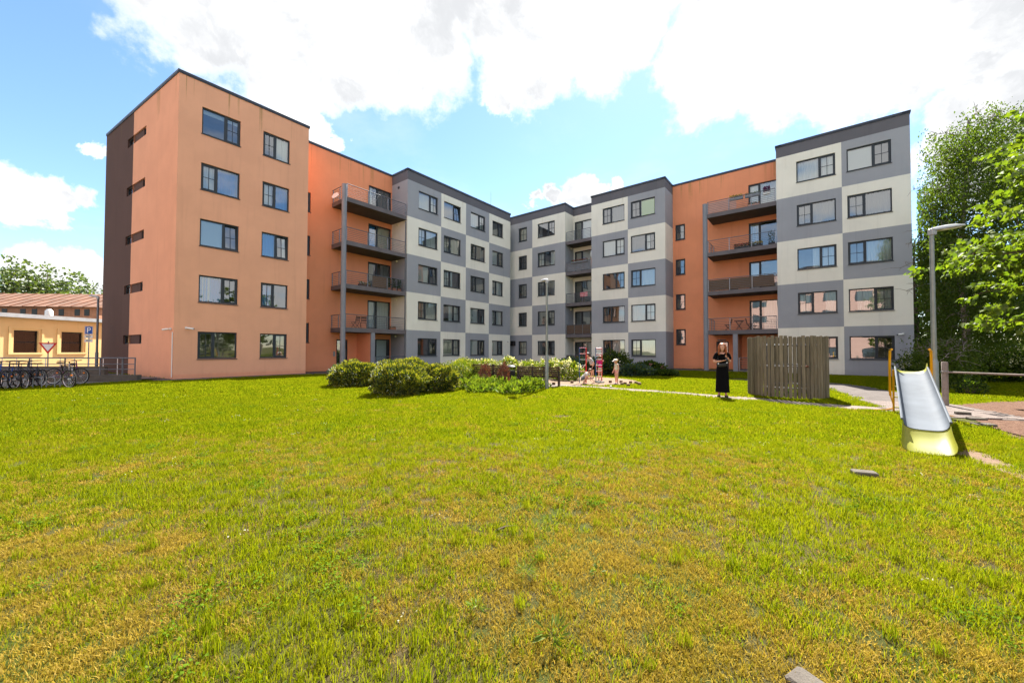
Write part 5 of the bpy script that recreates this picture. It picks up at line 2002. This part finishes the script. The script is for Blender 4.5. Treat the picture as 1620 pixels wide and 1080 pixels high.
def bicycle(label, loc, rz, frame_m, basket=False, steer=.0, lean=.0):
    """local +x forward"""
    o = thing('bicycle', label, 'bicycle', loc, 0, 'parked bicycles')
    o.rotation_euler = Euler((lean, 0, rz), 'XYZ')
    rear, fr = (-.52, 0, .35), (.54, 0, .35)
    for (c, nm, st) in ((rear, 'wheel', 0), (fr, 'wheel', steer)):
        w = put('wheel', spoke_m, o, T(*c) @ RZ(st))
        put('tyre', tyre_m, w)
        put('rim', rim_m, w)
        put('reflector', MB().box(.1, .15, -.012, .012, .12, .17).mesh('reflector', 'reflector'), w)
    bbp, seat, head, headb = (-.08, 0, .29), (-.24, 0, .82), (.34, 0, .88), (.37, 0, .72)
    mb = MB()
    mb.tube([bbp, seat], .017, 8).tube([seat[:2] + (.76,), head[:2] + (.84,)], .017, 8).tube([bbp, headb], .021, 8).tube([(.335, 0, .92), (.385, 0, .66)], .021, 8)
    for s in (-1, 1):
        mb.tube([(-.08, .03 * s, .29), (-.52, .06 * s, .35)], .010, 6).tube([(-.235, .02 * s, .76), (-.52, .06 * s, .35)], .009, 6)
    put('frame', mb.mesh('frame', frame_m, True), o)
    mb = MB()
    for s in (-1, 1):
        mb.tube([(.385, .045 * s, .68), (.42, .055 * s, .5), (.54, .055 * s, .35)], .012, 6)
    mb.tube([(.385, -.06, .69), (.385, .06, .69)], .016, 6)
    put('fork', mb.mesh('fork', 'bike_dark', True), o)
    mb = MB().tube([(.335, 0, .92), (.32, 0, 1.0)], .016, 8).tube([(.22, -.31, 1.04), (.32, -.18, 1.04), (.37, 0, 1.01), (.32, .18, 1.04), (.22, .31, 1.04)], .013, 6)
    put('handlebar', mb.mesh('handlebar', 'black_gloss', True), o)
    mb = MB()
    mb.add([(-.40, -.08, .93), (-.40, .08, .93), (-.30, .075, .945), (-.30, -.075, .945), (-.10, .02, .94), (-.10, -.02, .94), (-.39, -.06, .89), (-.39, .06, .89), (-.12, .012, .90), (-.12, -.012, .90)],
           [(0, 1, 2, 3), (3, 2, 4, 5), (6, 9, 8, 7), (0, 6, 7, 1), (1, 7, 8, 4, 2), (4, 8, 9, 5), (5, 9, 6, 0, 3)])
    put('saddle', mb.mesh('saddle', 'black', True), o)
    put('seat_post', MB().tube([(-.24, 0, .8), (-.255, 0, .92)], .013, 6).mesh('seat_post', 'bike_silver'), o)
    mb = MB().torus((-.08, .06, .29), (0, 1, 0), .085, .008, 18, 4)
    mb.tube([(-.08, .07, .29), (-.02, .08, .13)], .01, 5).box(-.06, .02, .08, .17, .115, .14).tube([(-.08, -.07, .29), (-.14, -.08, .45)], .01, 5).box(-.18, -.10, -.17, -.08, .435, .46)
    put('crank', mb.mesh('crank', 'black_gloss'), o)
    if basket:
        mb = MB()
        for z in (.66, .76, .86, .9):
            k = .8 + .2 * (z - .66) / .24
            mb.tube([(.45, -.17 * k, z), (.45 + .26 * k, -.17 * k, z), (.45 + .26 * k, .17 * k, z), (.45, .17 * k, z), (.45, -.17 * k, z)], .005, 4, 0, False)
        for i in range(12):
            t = i / 11
            mb.tube([(.45 + .2 * (t if t < 1 else 1), -.136, .66), (.45 + .26 * t, -.17, .9)], .004, 3, 0, False)
            mb.tube([(.45 + .2 * t, .136, .66), (.45 + .26 * t, .17, .9)], .004, 3, 0, False)
            mb.tube([(.658, -.136 + .272 * t, .66), (.71, -.17 + .34 * t, .9)], .004, 3, 0, False)
        put('basket', mb.mesh('basket', 'black'), o)
    return o


def ga(px, py):
    return G(px, py)


bicycle('dark purple mountain bicycle parked side-on against the ramp wall', G(104, 608.5), R(2), 'bike_purple', False, .1, R(-4))
bicycle('silver city bicycle with wire basket in front of the purple one', G(114, 612.5), R(-48), 'bike_silver', True, R(38), R(3))
BK = [(42, 615.5, 'bike_dark', -62, 'dark bicycle, rightmost of the front-on row'), (30, 615.5, 'bike_dark', -70, 'black bicycle in the middle of the front-on row in the stand'), (14, 616, 'bike_dark', -66, 'black bicycle second from the left edge in the stand'), (0, 616.5, 'bike_blue', -66, 'bicycle with blue head tube cut by the left edge')]
for (px, py, m, rz, lab) in BK:
    bicycle(lab, G(px, py) + Vector((-.28, .45, 0)), R(rz), m, False, R(6), R(2))
hoop_m = MB().tube([(0, 0, 0), (0, 0, .34), (.02, 0, .39), (.08, 0, .42), (.16, 0, .42), (.22, 0, .39), (.24, 0, .34), (.24, 0, 0)], .014, 6).mesh('bike_stand', 'galv', True)
for i, (px, lab) in enumerate(((52, 'low galvanized bicycle stand hoop just right of the front-on row'), (73, 'low galvanized bicycle stand hoop in front of the purple bicycle'), (95, 'low galvanized bicycle stand hoop behind the silver bicycle wheel'), (16, 'low galvanized bicycle stand hoop among the front-on bicycles'))):
    tag(put('bike_stand', hoop_m, None, T(*G(px, 614.5 - i * .4)) @ RZ(.35)), lab, 'bike stand', 'bicycle stand hoops')

# ================================================================ things on walls and balconies


def camera_on(fc, px, py, lab, flip=1):
    x, z = fc.at(px, py)
    M = fc.M @ T(x, 0, z)
    o = thing('security_camera', lab, 'camera', M.translation, 0, 'security cameras')
    o.matrix_local = M
    put('mount', MB().box(-.04, .04, -.06, 0, -.05, .05).mesh('mount', 'white_metal'), o)
    put('housing', MB().tube([(0, -.06, 0), (flip * .08, -.16, -.02), (flip * .26, -.26, -.05)], [.02, .045, .045], 10).mesh('housing', 'white_metal', True), o)
    put('lens', MB().tube([(flip * .26, -.26, -.05), (flip * .275, -.268, -.053)], .035, 10).mesh('lens', 'black_gloss'), o)


camera_on(fAB, 294, 518.5, 'white security camera on the orange front wall near its left corner')
camera_on(fLS, 271, 520, 'white security camera on the salmon side wall at the corner', -1)
camera_on(fLM, 1429, 528, 'white security camera on the grey panel at the far right of the building', -1)
camera_on(fDE, 803, 540, 'small white security camera at the end of the checkered left wing', -1)
bput('conduit', MB().tube([(LL - .06, -.03, .1), (LL - .06, -.03, 2.35)], .022, 6).mesh('conduit', 'white_metal'), fLS.M)


def folding_chair(label, M, m='bench_wood', group='balcony chairs'):
    o = thing('folding_chair', label, 'chair', (0, 0, 0), 0, group)
    o.matrix_local = M
    put('seat', MB().box(-.21, .21, -.2, .2, .43, .46, bev=.006).mesh('seat', m), o)
    for k in range(4):
        put('back_slat', MB().box(-.2, .2, .2 + .02 * k, .215 + .02 * k, .55 + k * .09, .61 + k * .09).mesh('back_slat', m), o)
    for s in (-1, 1):
        put('leg', MB().tube([(s * .21, -.2, 0), (s * .21, .19, .46), (s * .21, .28, .9)], .014, 5).mesh('leg', m), o)
        put('leg', MB().tube([(s * .19, .22, 0), (s * .19, -.18, .45)], .014, 5).mesh('leg', m), o)
    return o


def planter(label, M, L, hplant, leaf, flower=None, m='screen_grey', seed=1, n=220, group='balcony planters', cat='planter', hb=.18):
    o = thing('flower_planter', label, cat, (0, 0, 0), 0, group)
    o.matrix_local = M
    put('box', MB().box(-L / 2, L / 2, -.09, .09, 0, hb, bev=.01).mesh('box', m), o)
    rg = np.random.default_rng(seed)
    Pp = np.stack([rg.uniform(-L / 2, L / 2, n), rg.uniform(-.08, .08, n), hb + rg.uniform(0, 1, n) ** 1.3 * hplant], 1)
    put('foliage', leaf_mesh('foliage', Pp, rg.normal(size=(n, 3)) + np.array([0, 0, .7]), .09, .05, [leaf], rg), o)
    if flower:
        k = n // 2
        Pp = np.stack([rg.uniform(-L / 2, L / 2, k), rg.uniform(-.09, .09, k), hb + hplant * rg.uniform(.4, 1.1, k)], 1)
        put('blossom', leaf_mesh('blossom', Pp, rg.normal(size=(k, 3)), .06, .06, [flower], rg), o)
    return o


ZB = [z - .03 for z in DZ]
mat('table_wood', (.05, .03, .025), .6)
mat('terracotta', (.32, .13, .07), .9)
# left stack
folding_chair('folding chair on the lowest left balcony, left one', fBL.M @ T(1.35, 1.1, ZB[1]) @ RZ(R(200)))
folding_chair('folding chair on the lowest left balcony, right one', fBL.M @ T(2.0, 1.1, ZB[1]) @ RZ(R(160)))
planter('round terracotta bowl on the lowest left balcony', fBL.M @ T(3.95, .35, ZB[1]), .5, .05, 'dark_leaf', None, 'terracotta', 5, 40)
for i, x in enumerate((3.6, 4.05, 4.5)):
    planter(('clipped evergreen in a pot on the second left balcony, left of three', 'clipped evergreen in a pot on the second left balcony, middle of three', 'clipped evergreen in a pot on the second left balcony, right of three')[i], fBL.M @ T(x, .38, ZB[2]), .3, .72, 'dark_leaf', None, 'terracotta', 6 + i, 300, 'evergreens on the second left balcony', 'planter', .22)
planter('box of trailing plants and small ornaments on the second left balcony', fBL.M @ T(1.6, .35, ZB[2]), .9, .16, 'bed_leaf', 'white_flower', 'bench_wood', 10, 120)
planter('small potted plant at the left end of the second left balcony', fBL.M @ T(.25, .9, ZB[2]), .2, .7, 'dark_leaf', None, 'terracotta', 11, 120)
mb = MB().lathe([(.02, 0), (.12, .03), (.2, .08), (.27, .16)], 18)
q = fBL.M @ Vector((-.22, .9, ZB[4] + .1))
o = thing('satellite_dish', 'white satellite dish at the left end of the top left balcony', 'dish', q)
put('reflector', mb.mesh('reflector', 'white_metal', True), o, RZ(R(-20)) @ Matrix.Rotation(R(62), 4, 'X'))
put('arm', MB().tube([(.0, 0, -.1), (.22, .1, .02)], .02, 6).mesh('arm', 'galv'), o)
# right stack
folding_chair('dark wooden folding chair left of the table on the lowest right balcony', fBR.M @ T(1.15, 1.2, ZB[1]) @ RZ(R(-90)))
folding_chair('dark wooden folding chair right of the table on the lowest right balcony', fBR.M @ T(2.6, 1.2, ZB[1]) @ RZ(R(90)))
o = thing('bistro_table', 'small dark folding table between two chairs on the lowest right balcony', 'table', (0, 0, 0))
o.matrix_local = fBR.M @ T(1.9, 1.2, ZB[1])
put('table_top', MB().box(-.3, .3, -.3, .3, .70, .73, bev=.006).mesh('table_top', 'table_wood'), o)
for s in (-1, 1):
    put('leg', MB().tube([(-.22, s * .2, 0), (.22, s * .2, .70)], .014, 5).mesh('leg', 'table_wood'), o)
    put('leg', MB().tube([(.22, s * .22, 0), (-.22, s * .22, .70)], .014, 5).mesh('leg', 'table_wood'), o)
planter('red flowering balcony box on the second highest right balcony', fBR.M @ T(2.25, .25, ZB[3]), .95, .2, 'dark_leaf', 'red_flower', 'black', 14, 220)
planter('yellow flowering balcony box on the second highest right balcony', fBR.M @ T(3.15, .25, ZB[3]), .75, .2, 'bed_leaf', 'yellow_flower', 'black', 15, 160)
planter('dark potted plant at the right end of the second highest right balcony', fBR.M @ T(4.05, .4, ZB[3]), .4, .85, 'dark_leaf', None, 'black', 16, 200)
planter('grey flower box hung on the top right balcony rail, left one', fBR.M @ T(1.95, .12, ZB[4] + .66), .85, .18, 'bed_leaf', 'yellow_flower', 'screen_grey', 17, 150)
planter('grey flower box hung on the top right balcony rail, right one', fBR.M @ T(2.95, .12, ZB[4] + .66), .9, .12, 'bed_leaf', None, 'screen_grey', 18, 150)
planter('pot with a mound of purple flowers on the top right balcony', fBR.M @ T(3.8, .15, ZB[4] + .62), .4, .36, 'purple_flower', 'purple_flower', 'white_metal', 19, 260)
planter('low pink planter standing on the top right balcony floor', fBR.M @ T(3.0, .35, ZB[4]), .7, .12, 'bed_leaf', 'pink_flower', 'screen_pink', 20, 120)
planter('dark storage box with plants on the third right balcony', fBR.M @ T(1.6, .9, ZB[2]), .6, .3, 'dark_leaf', None, 'black', 21, 80, hb=.45)
# middle stack
planter('row of magenta flowers hung on the middle balcony rail', fBC2.M @ T(1.45, .0, ZB[3] + .80), 1.7, .16, 'bed_leaf', 'magenta_flower', 'screen_grey', 22, 220, hb=.1)
o = thing('hung_cloth', 'red patterned cloth hung over the rail of a middle balcony', 'cloth', (0, 0, 0))
mat('cloth_red', (.42, .02, .05), .9, 0, 0, 9.0, col2=(.55, .4, .4))
o.matrix_local = fBC2.M @ T(1.55, -.02, ZB[2] + .5)
put('fold', MB().box(0, .75, -.02, -.008, 0, .4).box(0, .75, -.02, .09, .4, .412).mesh('fold', 'cloth_red'), o)
# ================================================================ people
mat('skin', (.60, .33, .23), .55, 0, .08, 8)
mat('hair_red', (.33, .10, .03), .5, 0, .4, 30)
mat('hair_brown', (.16, .085, .045), .55, 0, .3, 30)
mat('hair_dark', (.03, .02, .016), .55)
mat('hair_blond', (.55, .33, .12), .55, 0, .3, 30)
mat('cloth_black', (.005, .005, .006), .95, 0, .3, 12, spec=.08)
mat('cloth_white', (.62, .60, .56), .9, 0, .12, 10)
mat('cloth_grey', (.42, .42, .45), .9, 0, .12, 10)
mat('cloth_magenta', (.50, .01, .16), .85, 0, .15, 10)
mat('cloth_pink', (.60, .27, .30), .9, 0, .12, 10)
mat('cloth_slate', (.12, .13, .16), .9, 0, .2, 10)
mat('cloth_cream', (.62, .58, .45), .9, 0, .2, 40)
mat('lips', (.42, .12, .10), .5)
mat('eye', (.05, .03, .02), .3)
mat('shoe_dark', (.03, .03, .03), .6)
mat('shoe_mauve', (.30, .20, .32), .6)


def skin_obj(name, nodes, edges, m, parent, root, sub=2):
    """nodes: {key: (pos, r)}"""
    keys = list(nodes)
    idx = {k: i for i, k in enumerate(keys)}
    me = bpy.data.meshes.new(name)
    me.from_pydata([tuple(nodes[k][0]) for k in keys], [(idx[a], idx[b]) for a, b in edges], [])
    me.materials.append(MATS[m])
    o = put(name, me, parent)
    s = o.modifiers.new('skin', 'SKIN')
    s.use_smooth_shade = True
    s.branch_smoothing = .6
    lay = me.skin_vertices[0].data if len(me.skin_vertices) else None
    for k in keys:
        r = nodes[k][1]
        lay[idx[k]].radius = r if isinstance(r, tuple) else (r, r)
        lay[idx[k]].use_root = (k == root)
    d = o.modifiers.new('subdivision', 'SUBSURF')
    d.levels = d.render_levels = sub
    return o


def ell(c, rx, ry, rz, m, name, parent, n=14, cut=None, M=None):
    mb = MB()
    prof = [(math.sin(math.pi * (i + .02) / (9.04)), -math.cos(math.pi * (i + .02) / 9.04)) for i in range(10)]
    mb.lathe(prof, n)
    vs = [Vector((p[0] * rx, p[1] * ry, p[2] * rz)) for p in mb.v]
    if cut:
        vs = [cut(p) for p in vs]
    mb.v = [tuple(p) for p in vs]
    return put(name, mb.mesh(name, m, True), parent, T(*c) @ (M or Matrix.Identity(4)))


def person(label, loc, rz, J, s, cl, group=None, name='person'):
    """J: joint positions in metres for a standing height of s; cl: clothing settings"""
    o = thing(name, label, 'person', loc, rz, group)
    J = {k: Vector(v) for k, v in J.items()}
    f = s / 1.72 * cl.get('stout', 1.0)
    hd = (J['crown'] - J['chin'])
    hm = (J['crown'] + J['chin']) / 2
    hr = hd.length / 2
    N = {'pelvis': (J['pelvis'], .125 * f), 'waist': ((J['pelvis'] + J['chest']) / 2, .105 * f), 'chest': (J['chest'], .118 * f), 'collar': (J['neck'] - (J['neck'] - J['chest']) * .3, .085 * f),
         'neck': (J['neck'], .047 * f), 'chin': (J['chin'] + hd * .12, hr * .62), 'face': (hm + hd * .02, hr * .84), 'crown': (J['crown'] - hd * .13, hr * .6)}
    E = [('pelvis', 'waist'), ('waist', 'chest'), ('chest', 'collar'), ('collar', 'neck'), ('neck', 'chin'), ('chin', 'face'), ('face', 'crown')]
    for S in 'LR':
        N['sh' + S] = (J['sh' + S], .05 * f)
        N['el' + S] = (J['el' + S], .036 * f)
        N['wr' + S] = (J['wr' + S], .026 * f)
        E += [('collar', 'sh' + S), ('sh' + S, 'el' + S), ('el' + S, 'wr' + S)]
        d = (J['ha' + S] - J['wr' + S])
        hl = .17 * f
        d = d.normalized() if d.length > 1e-4 else Vector((0, 0, -1))
        side = d.cross(Vector((0, 0, 1)))
        side = side.normalized() if side.length > .1 else Vector((1, 0, 0))
        nrm = side.cross(d)
        palm = J['wr' + S] + d * hl * .42
        N['pa' + S] = (palm, (.034 * f, .02 * f))
        E.append(('wr' + S, 'pa' + S))
        for q, (off, ln) in enumerate(((-.03, .36), (-.011, .42), (.009, .40), (.028, .32))):
            b = palm + side * off * f + d * .02 * f
            t1 = b + d * ln * hl * .6 + nrm * .008 * f
            t2 = t1 + d * ln * hl * .5 + nrm * .028 * f
            N[f'f{q}a{S}'], N[f'f{q}b{S}'] = (t1, .0088 * f), (t2, .0072 * f)
            E += [('pa' + S, f'f{q}a{S}'), (f'f{q}a{S}', f'f{q}b{S}')]
        sg = -1 if S == 'L' else 1
        t1 = J['wr' + S] + d * hl * .25 - side * .045 * f * sg
        t2 = t1 + d * hl * .3 + nrm * .015 * f
        N['tha' + S], N['thb' + S] = (t1, .0105 * f), (t2, .0085 * f)
        E += [('wr' + S, 'tha' + S), ('tha' + S, 'thb' + S)]
        N['hip' + S] = (J['hip' + S], .088 * f)
        N['kn' + S] = (J['kn' + S], .055 * f)
        N['cf' + S] = (J['kn' + S] * .65 + J['an' + S] * .35, .052 * f)
        N['an' + S] = (J['an' + S], .034 * f)
        N['to' + S] = (J['to' + S], .032 * f)
        E += [('pelvis', 'hip' + S), ('hip' + S, 'kn' + S), ('kn' + S, 'cf' + S), ('cf' + S, 'an' + S), ('an' + S, 'to' + S)]
    skin_obj('body', N, E, 'skin', o, 'pelvis', 2)
    # top
    g = 1.17
    N2 = {'hem': (J['pelvis'] + (J['chest'] - J['pelvis']) * cl.get('hem', .1), .135 * f * cl.get('flare', 1)), 'waist': ((J['pelvis'] + J['chest']) / 2, .125 * f), 'chest': (J['chest'], .132 * f), 'collar': (J['neck'] - (J['neck'] - J['chest']) * .3, .088 * f)}
    E2 = [('hem', 'waist'), ('waist', 'chest'), ('chest', 'collar')]
    for S in 'LR':
        N2['sh' + S] = (J['sh' + S], .066 * f)
        N2['sl' + S] = (J['sh' + S].lerp(J['el' + S], cl.get('sleeve', .7)), .058 * f * cl.get('sleeve_w', 1))
        E2 += [('collar', 'sh' + S), ('sh' + S, 'sl' + S)]
    skin_obj('shirt', N2, E2, cl['top'], o, 'chest', 2)
    if cl.get('shorts'):
        N3 = {'w': (J['pelvis'] + (J['chest'] - J['pelvis']) * .22, .128 * f), 'p': (J['pelvis'], .14 * f)}
        E3 = [('w', 'p')]
        for S in 'LR':
            N3['h' + S] = (J['hip' + S], .108 * f)
            N3['k' + S] = (J['hip' + S].lerp(J['kn' + S], cl.get('shorts_len', .5)), .10 * f)
            E3 += [('p', 'h' + S), ('h' + S, 'k' + S)]
        skin_obj('shorts', N3, E3, cl['shorts'], o, 'p', 2)
    for S in 'LR':
        a, t = J['an' + S], J['to' + S]
        d = t - a
        d.z = 0
        az = math.atan2(d.y, d.x)
        ell((a + t) / 2 * Vector((1, 1, 0)) + Vector((0, 0, max(.03 * f, min(a.z, t.z) - .01))), .125 * f, .05 * f, .045 * f, cl.get('shoe', 'shoe_dark'), 'shoe', o, 12, None, RZ(az))
    # head details
    up = hd.normalized()
    fw = Vector(cl.get('face', (0, -1, 0)))
    fw = (fw - up * fw.dot(up)).normalized()
    rt = fw.cross(up)
    HM = Matrix((rt.to_4d(), fw.to_4d(), up.to_4d(), Vector((0, 0, 0, 1)))).transposed()
    HM.translation = hm
    for c in range(3):
        HM[3][c] = 0
    HM[3][3] = 1
    for sx in (-1, 1):
        put('eye', MB().lathe([(.001, -.06 * hr), (.09 * hr, 0), (.001, .06 * hr)], 8).mesh('eye', 'eye'), o, HM @ T(sx * .32 * hr, .80 * hr, .06 * hr))
        put('ear', MB().lathe([(.02 * hr, -.2 * hr), (.12 * hr, -.05 * hr), (.13 * hr, .1 * hr), (.02 * hr, .22 * hr)], 8).mesh('ear', 'skin', True), o, HM @ T(sx * .83 * hr, .0, 0))
    put('nose', MB().add([(-.1 * hr, .8 * hr, -.18 * hr), (.1 * hr, .8 * hr, -.18 * hr), (0, 1.02 * hr, -.15 * hr), (0, .8 * hr, .1 * hr)], [(0, 1, 2), (0, 2, 3), (1, 3, 2)]).mesh('nose', 'skin'), o, HM)
    put('mouth', MB().box(-.2 * hr, .2 * hr, .74 * hr, .80 * hr, -.44 * hr, -.37 * hr).mesh('mouth', 'lips'), o, HM)

    def cutf(p):
        # push the hair cap back from the face
        if p.y > .35 * hr and p.z < .45 * hr:
            return Vector((p.x, .35 * hr, p.z))
        return p
    ell((0, 0, 0), hr * .98, hr * 1.0, hr * 1.02, cl['hair'], 'hair', o, 16, cutf, HM @ T(0, -.12 * hr, .12 * hr))
    mb = MB()
    L = cl.get('hair_len', 0)
    if L:
        for k in range(13):
            a = R(-200 + 220 * k / 12 + 80)
            a = math.pi * (-.12 + 1.24 * k / 12)
            x, y = math.cos(a), -math.sin(a) * .9
            mb.tube([(x * .72 * hr, y * .72 * hr, .5 * hr), (x * .98 * hr, y * .98 * hr, -.1 * hr), (x * 1.02 * hr, y * 1.0 * hr, -.9 * hr * min(1, L)), (x * 1.1 * hr, y * .95 * hr, -1.5 * hr * L), (x * .95 * hr, y * .9 * hr, -2.0 * hr * L)], [.26 * hr, .27 * hr, .25 * hr, .2 * hr, .06 * hr], 7)
        put('hair_locks', mb.mesh('hair_locks', cl['hair'], True), o, HM)
    if cl.get('pony'):
        put('pony_tail', MB().tube([(0, -.8 * hr, .5 * hr), (0, -1.3 * hr, .6 * hr), (0, -1.6 * hr, .3 * hr), (0, -1.55 * hr, -.3 * hr)], [.2 * hr, .28 * hr, .24 * hr, .06 * hr], 8).mesh('pony_tail', cl['hair'], True), o, HM)
    if cl.get('cap'):
        ell((0, 0, 0), hr * 1.06, hr * 1.08, hr * .8, cl['cap'], 'cap', o, 16, lambda p: Vector((p.x, p.y, max(p.z, 0))), HM @ T(0, 0, .28 * hr))
        put('cap_peak', MB().add([(-.7 * hr, .6 * hr, .3 * hr), (.7 * hr, .6 * hr, .3 * hr), (.45 * hr, 1.6 * hr, .12 * hr), (-.45 * hr, 1.6 * hr, .12 * hr), (-.7 * hr, .6 * hr, .36 * hr), (.7 * hr, .6 * hr, .36 * hr), (.45 * hr, 1.6 * hr, .18 * hr), (-.45 * hr, 1.6 * hr, .18 * hr)],
                                  [(3, 2, 1, 0), (4, 5, 6, 7), (0, 1, 5, 4), (1, 2, 6, 5), (2, 3, 7, 6), (3, 0, 4, 7)]).mesh('cap_peak', cl['cap']), o, HM)
    return o


# ---- woman with a phone on the path
wl = G(1143, 628.3)
WJ = dict(pelvis=(0, .01, .95), chest=(0, .015, 1.27), neck=(0, -.01, 1.46), chin=(.005, -.055, 1.52), crown=(.0, -.02, 1.73),
          shL=(-.165, .01, 1.40), elL=(-.235, -.02, 1.13), wrL=(-.03, -.22, 1.17), haL=(.1, -.26, 1.19), shR=(.165, .01, 1.40), elR=(.225, -.04, 1.13), wrR=(.17, -.22, 1.22), haR=(.10, -.28, 1.30),
          hipL=(-.085, .01, .90), knL=(-.085, .0, .50), anL=(-.095, .02, .09), toL=(-.115, -.11, .045), hipR=(.085, .01, .90), knR=(.085, 0, .50), anR=(.10, .02, .09), toR=(.125, -.10, .045))
w = person('woman in black with long red hair looking at her phone on the path', wl, R(-27), WJ, 1.72,
           dict(top='cloth_black', sleeve=.78, sleeve_w=1.35, hem=.0, hair='hair_red', hair_len=1.25, face=(.12, -1, -.25), shoe='shoe_dark'))
mb = MB()
vs, fs = [], []
prof = [(1.08, .13, .105), (1.0, .15, .125), (.9, .175, .145), (.7, .18, .15), (.45, .19, .155), (.25, .20, .165), (.165, .205, .17)]
n = 26
for (z, rx, ry) in prof:
    for k in range(n):
        a = 2 * math.pi * k / n
        fold = 1 + .035 * math.sin(a * 7 + 1) * (1.08 - z)
        vs.append((rx * fold * math.cos(a), .01 + ry * fold * math.sin(a), z))
for i in range(len(prof) - 1):
    for k in range(n):
        j = (k + 1) % n
        fs.append((i * n + k, (i + 1) * n + k, (i + 1) * n + j, i * n + j))
fs.append(tuple(range(n)))
put('skirt', mb.add(vs, fs).mesh('skirt', 'cloth_black', True), w)
put('belt_bag', MB().tube([(-.15, -.09, 1.06), (-.06, -.15, 1.03), (.08, -.145, 1.05), (.15, -.09, 1.1)], [.03, .06, .055, .03], 8).mesh('belt_bag', 'shoe_dark', True), w)
q = Matrix.Translation(wl) @ RZ(R(-27))
ph = put('phone', MB().box(-.036, .036, -.005, .005, -.075, .075, bev=.004).mesh('phone', 'black_gloss'), None, q @ T(.115, -.30, 1.245) @ RZ(.5) @ Matrix.Rotation(R(-40), 4, 'X'))
tag(ph, 'dark phone held in both hands by the woman in black', 'phone')


def J_stand(h, lean=0.0, arm=0.25):
    k = h / 1.72
    L = lambda x, y, z: (x * k, y * k - lean * max(0, z - .9) * k, z * k)
    return dict(pelvis=L(0, 0, .92), chest=L(0, 0, 1.22), neck=L(0, 0, 1.40), chin=L(0, -.04, 1.43), crown=L(0, -.01, 1.71),
                shL=L(-.15, 0, 1.34), elL=L(-.23, .0, 1.10), wrL=L(-.25, -.06, .90), haL=L(-.25, -.1, .8), shR=L(.15, 0, 1.34), elR=L(.23, 0, 1.10), wrR=L(.25, -.06, .90), haR=L(.25, -.1, .8),
                hipL=L(-.08, 0, .87), knL=L(-.085, -.01, .48), anL=L(-.09, .02, .09), toL=L(-.1, -.12, .045), hipR=L(.08, 0, .87), knR=L(.085, -.01, .48), anR=L(.09, .02, .09), toR=L(.1, -.12, .045))


KG = 'children at the sandpit'
# girl with cap, looking down to the left
J = J_stand(1.12)
J['chin'] = (-.0, -.05, .93)
J['crown'] = (0, -.075, 1.11)
person('child in white cap, pale top and pink shorts standing in the sand', G(975.5, 607.5), R(-68), J, 1.12, dict(top='cloth_cream', sleeve=.25, hem=.0, shorts='cloth_pink', shorts_len=.35, hair='hair_blond', pony=True, cap='cloth_white', face=(0, -1, -.3), shoe='shoe_mauve', stout=1.12), KG)
# girl in magenta, back to the camera, by the three-post ladder
J = J_stand(1.24)
J['elL'] = (-.17, .06, .98)
J['wrL'] = (-.1, -.12, .95)
J['haL'] = (-.05, -.2, .97)
person('child in magenta tee shirt standing behind the three-post ladder', G(949.5, 602), R(165), J, 1.24, dict(top='cloth_magenta', sleeve=.6, hem=-.35, flare=1.15, shorts='cloth_cream', shorts_len=.3, hair='hair_brown', hair_len=.9, face=(0, -1, 0), shoe='shoe_mauve', stout=1.12), KG)
# boy leaning over the ladder
J = J_stand(1.36, .55)
J['elL'] = (-.26, -.2, .80)
J['wrL'] = (-.22, -.34, .66)
J['haL'] = (-.22, -.4, .6)
J['elR'] = (.26, -.1, .78)
J['wrR'] = (.2, -.16, .62)
J['haR'] = (.19, -.18, .55)
person('child in grey tee shirt and black shorts bending at the left ladder', G(937, 598.5), R(-62), J, 1.36, dict(top='cloth_grey', sleeve=.7, hem=.0, shorts='cloth_black', shorts_len=.75, hair='hair_dark', face=(0, -1, -.3), shoe='shoe_dark', stout=1.08), KG)
# crouching child
J = dict(pelvis=(0, .16, .24), chest=(0, -.02, .44), neck=(0, -.14, .54), chin=(0, -.18, .53), crown=(0, -.27, .68), shL=(-.11, -.09, .50), elL=(-.17, -.2, .33), wrL=(-.12, -.32, .18), haL=(-.1, -.38, .1),
         shR=(.11, -.09, .50), elR=(.17, -.2, .33), wrR=(.12, -.32, .18), haR=(.1, -.38, .1), hipL=(-.07, .14, .22), knL=(-.11, -.12, .36), anL=(-.1, .06, .06), toL=(-.11, -.07, .03), hipR=(.07, .14, .22), knR=(.11, -.12, .36), anR=(.1, .06, .06), toR=(.11, -.07, .03))
person('child in pale tee shirt and slate shorts crouching in the sand under the left ladder', G(925.5, 608), R(60), J, 1.2, dict(top='cloth_white', sleeve=.6, hem=.1, shorts='cloth_slate', shorts_len=.8, hair='hair_brown', face=(0, -1, -.6), shoe='shoe_dark'), KG)
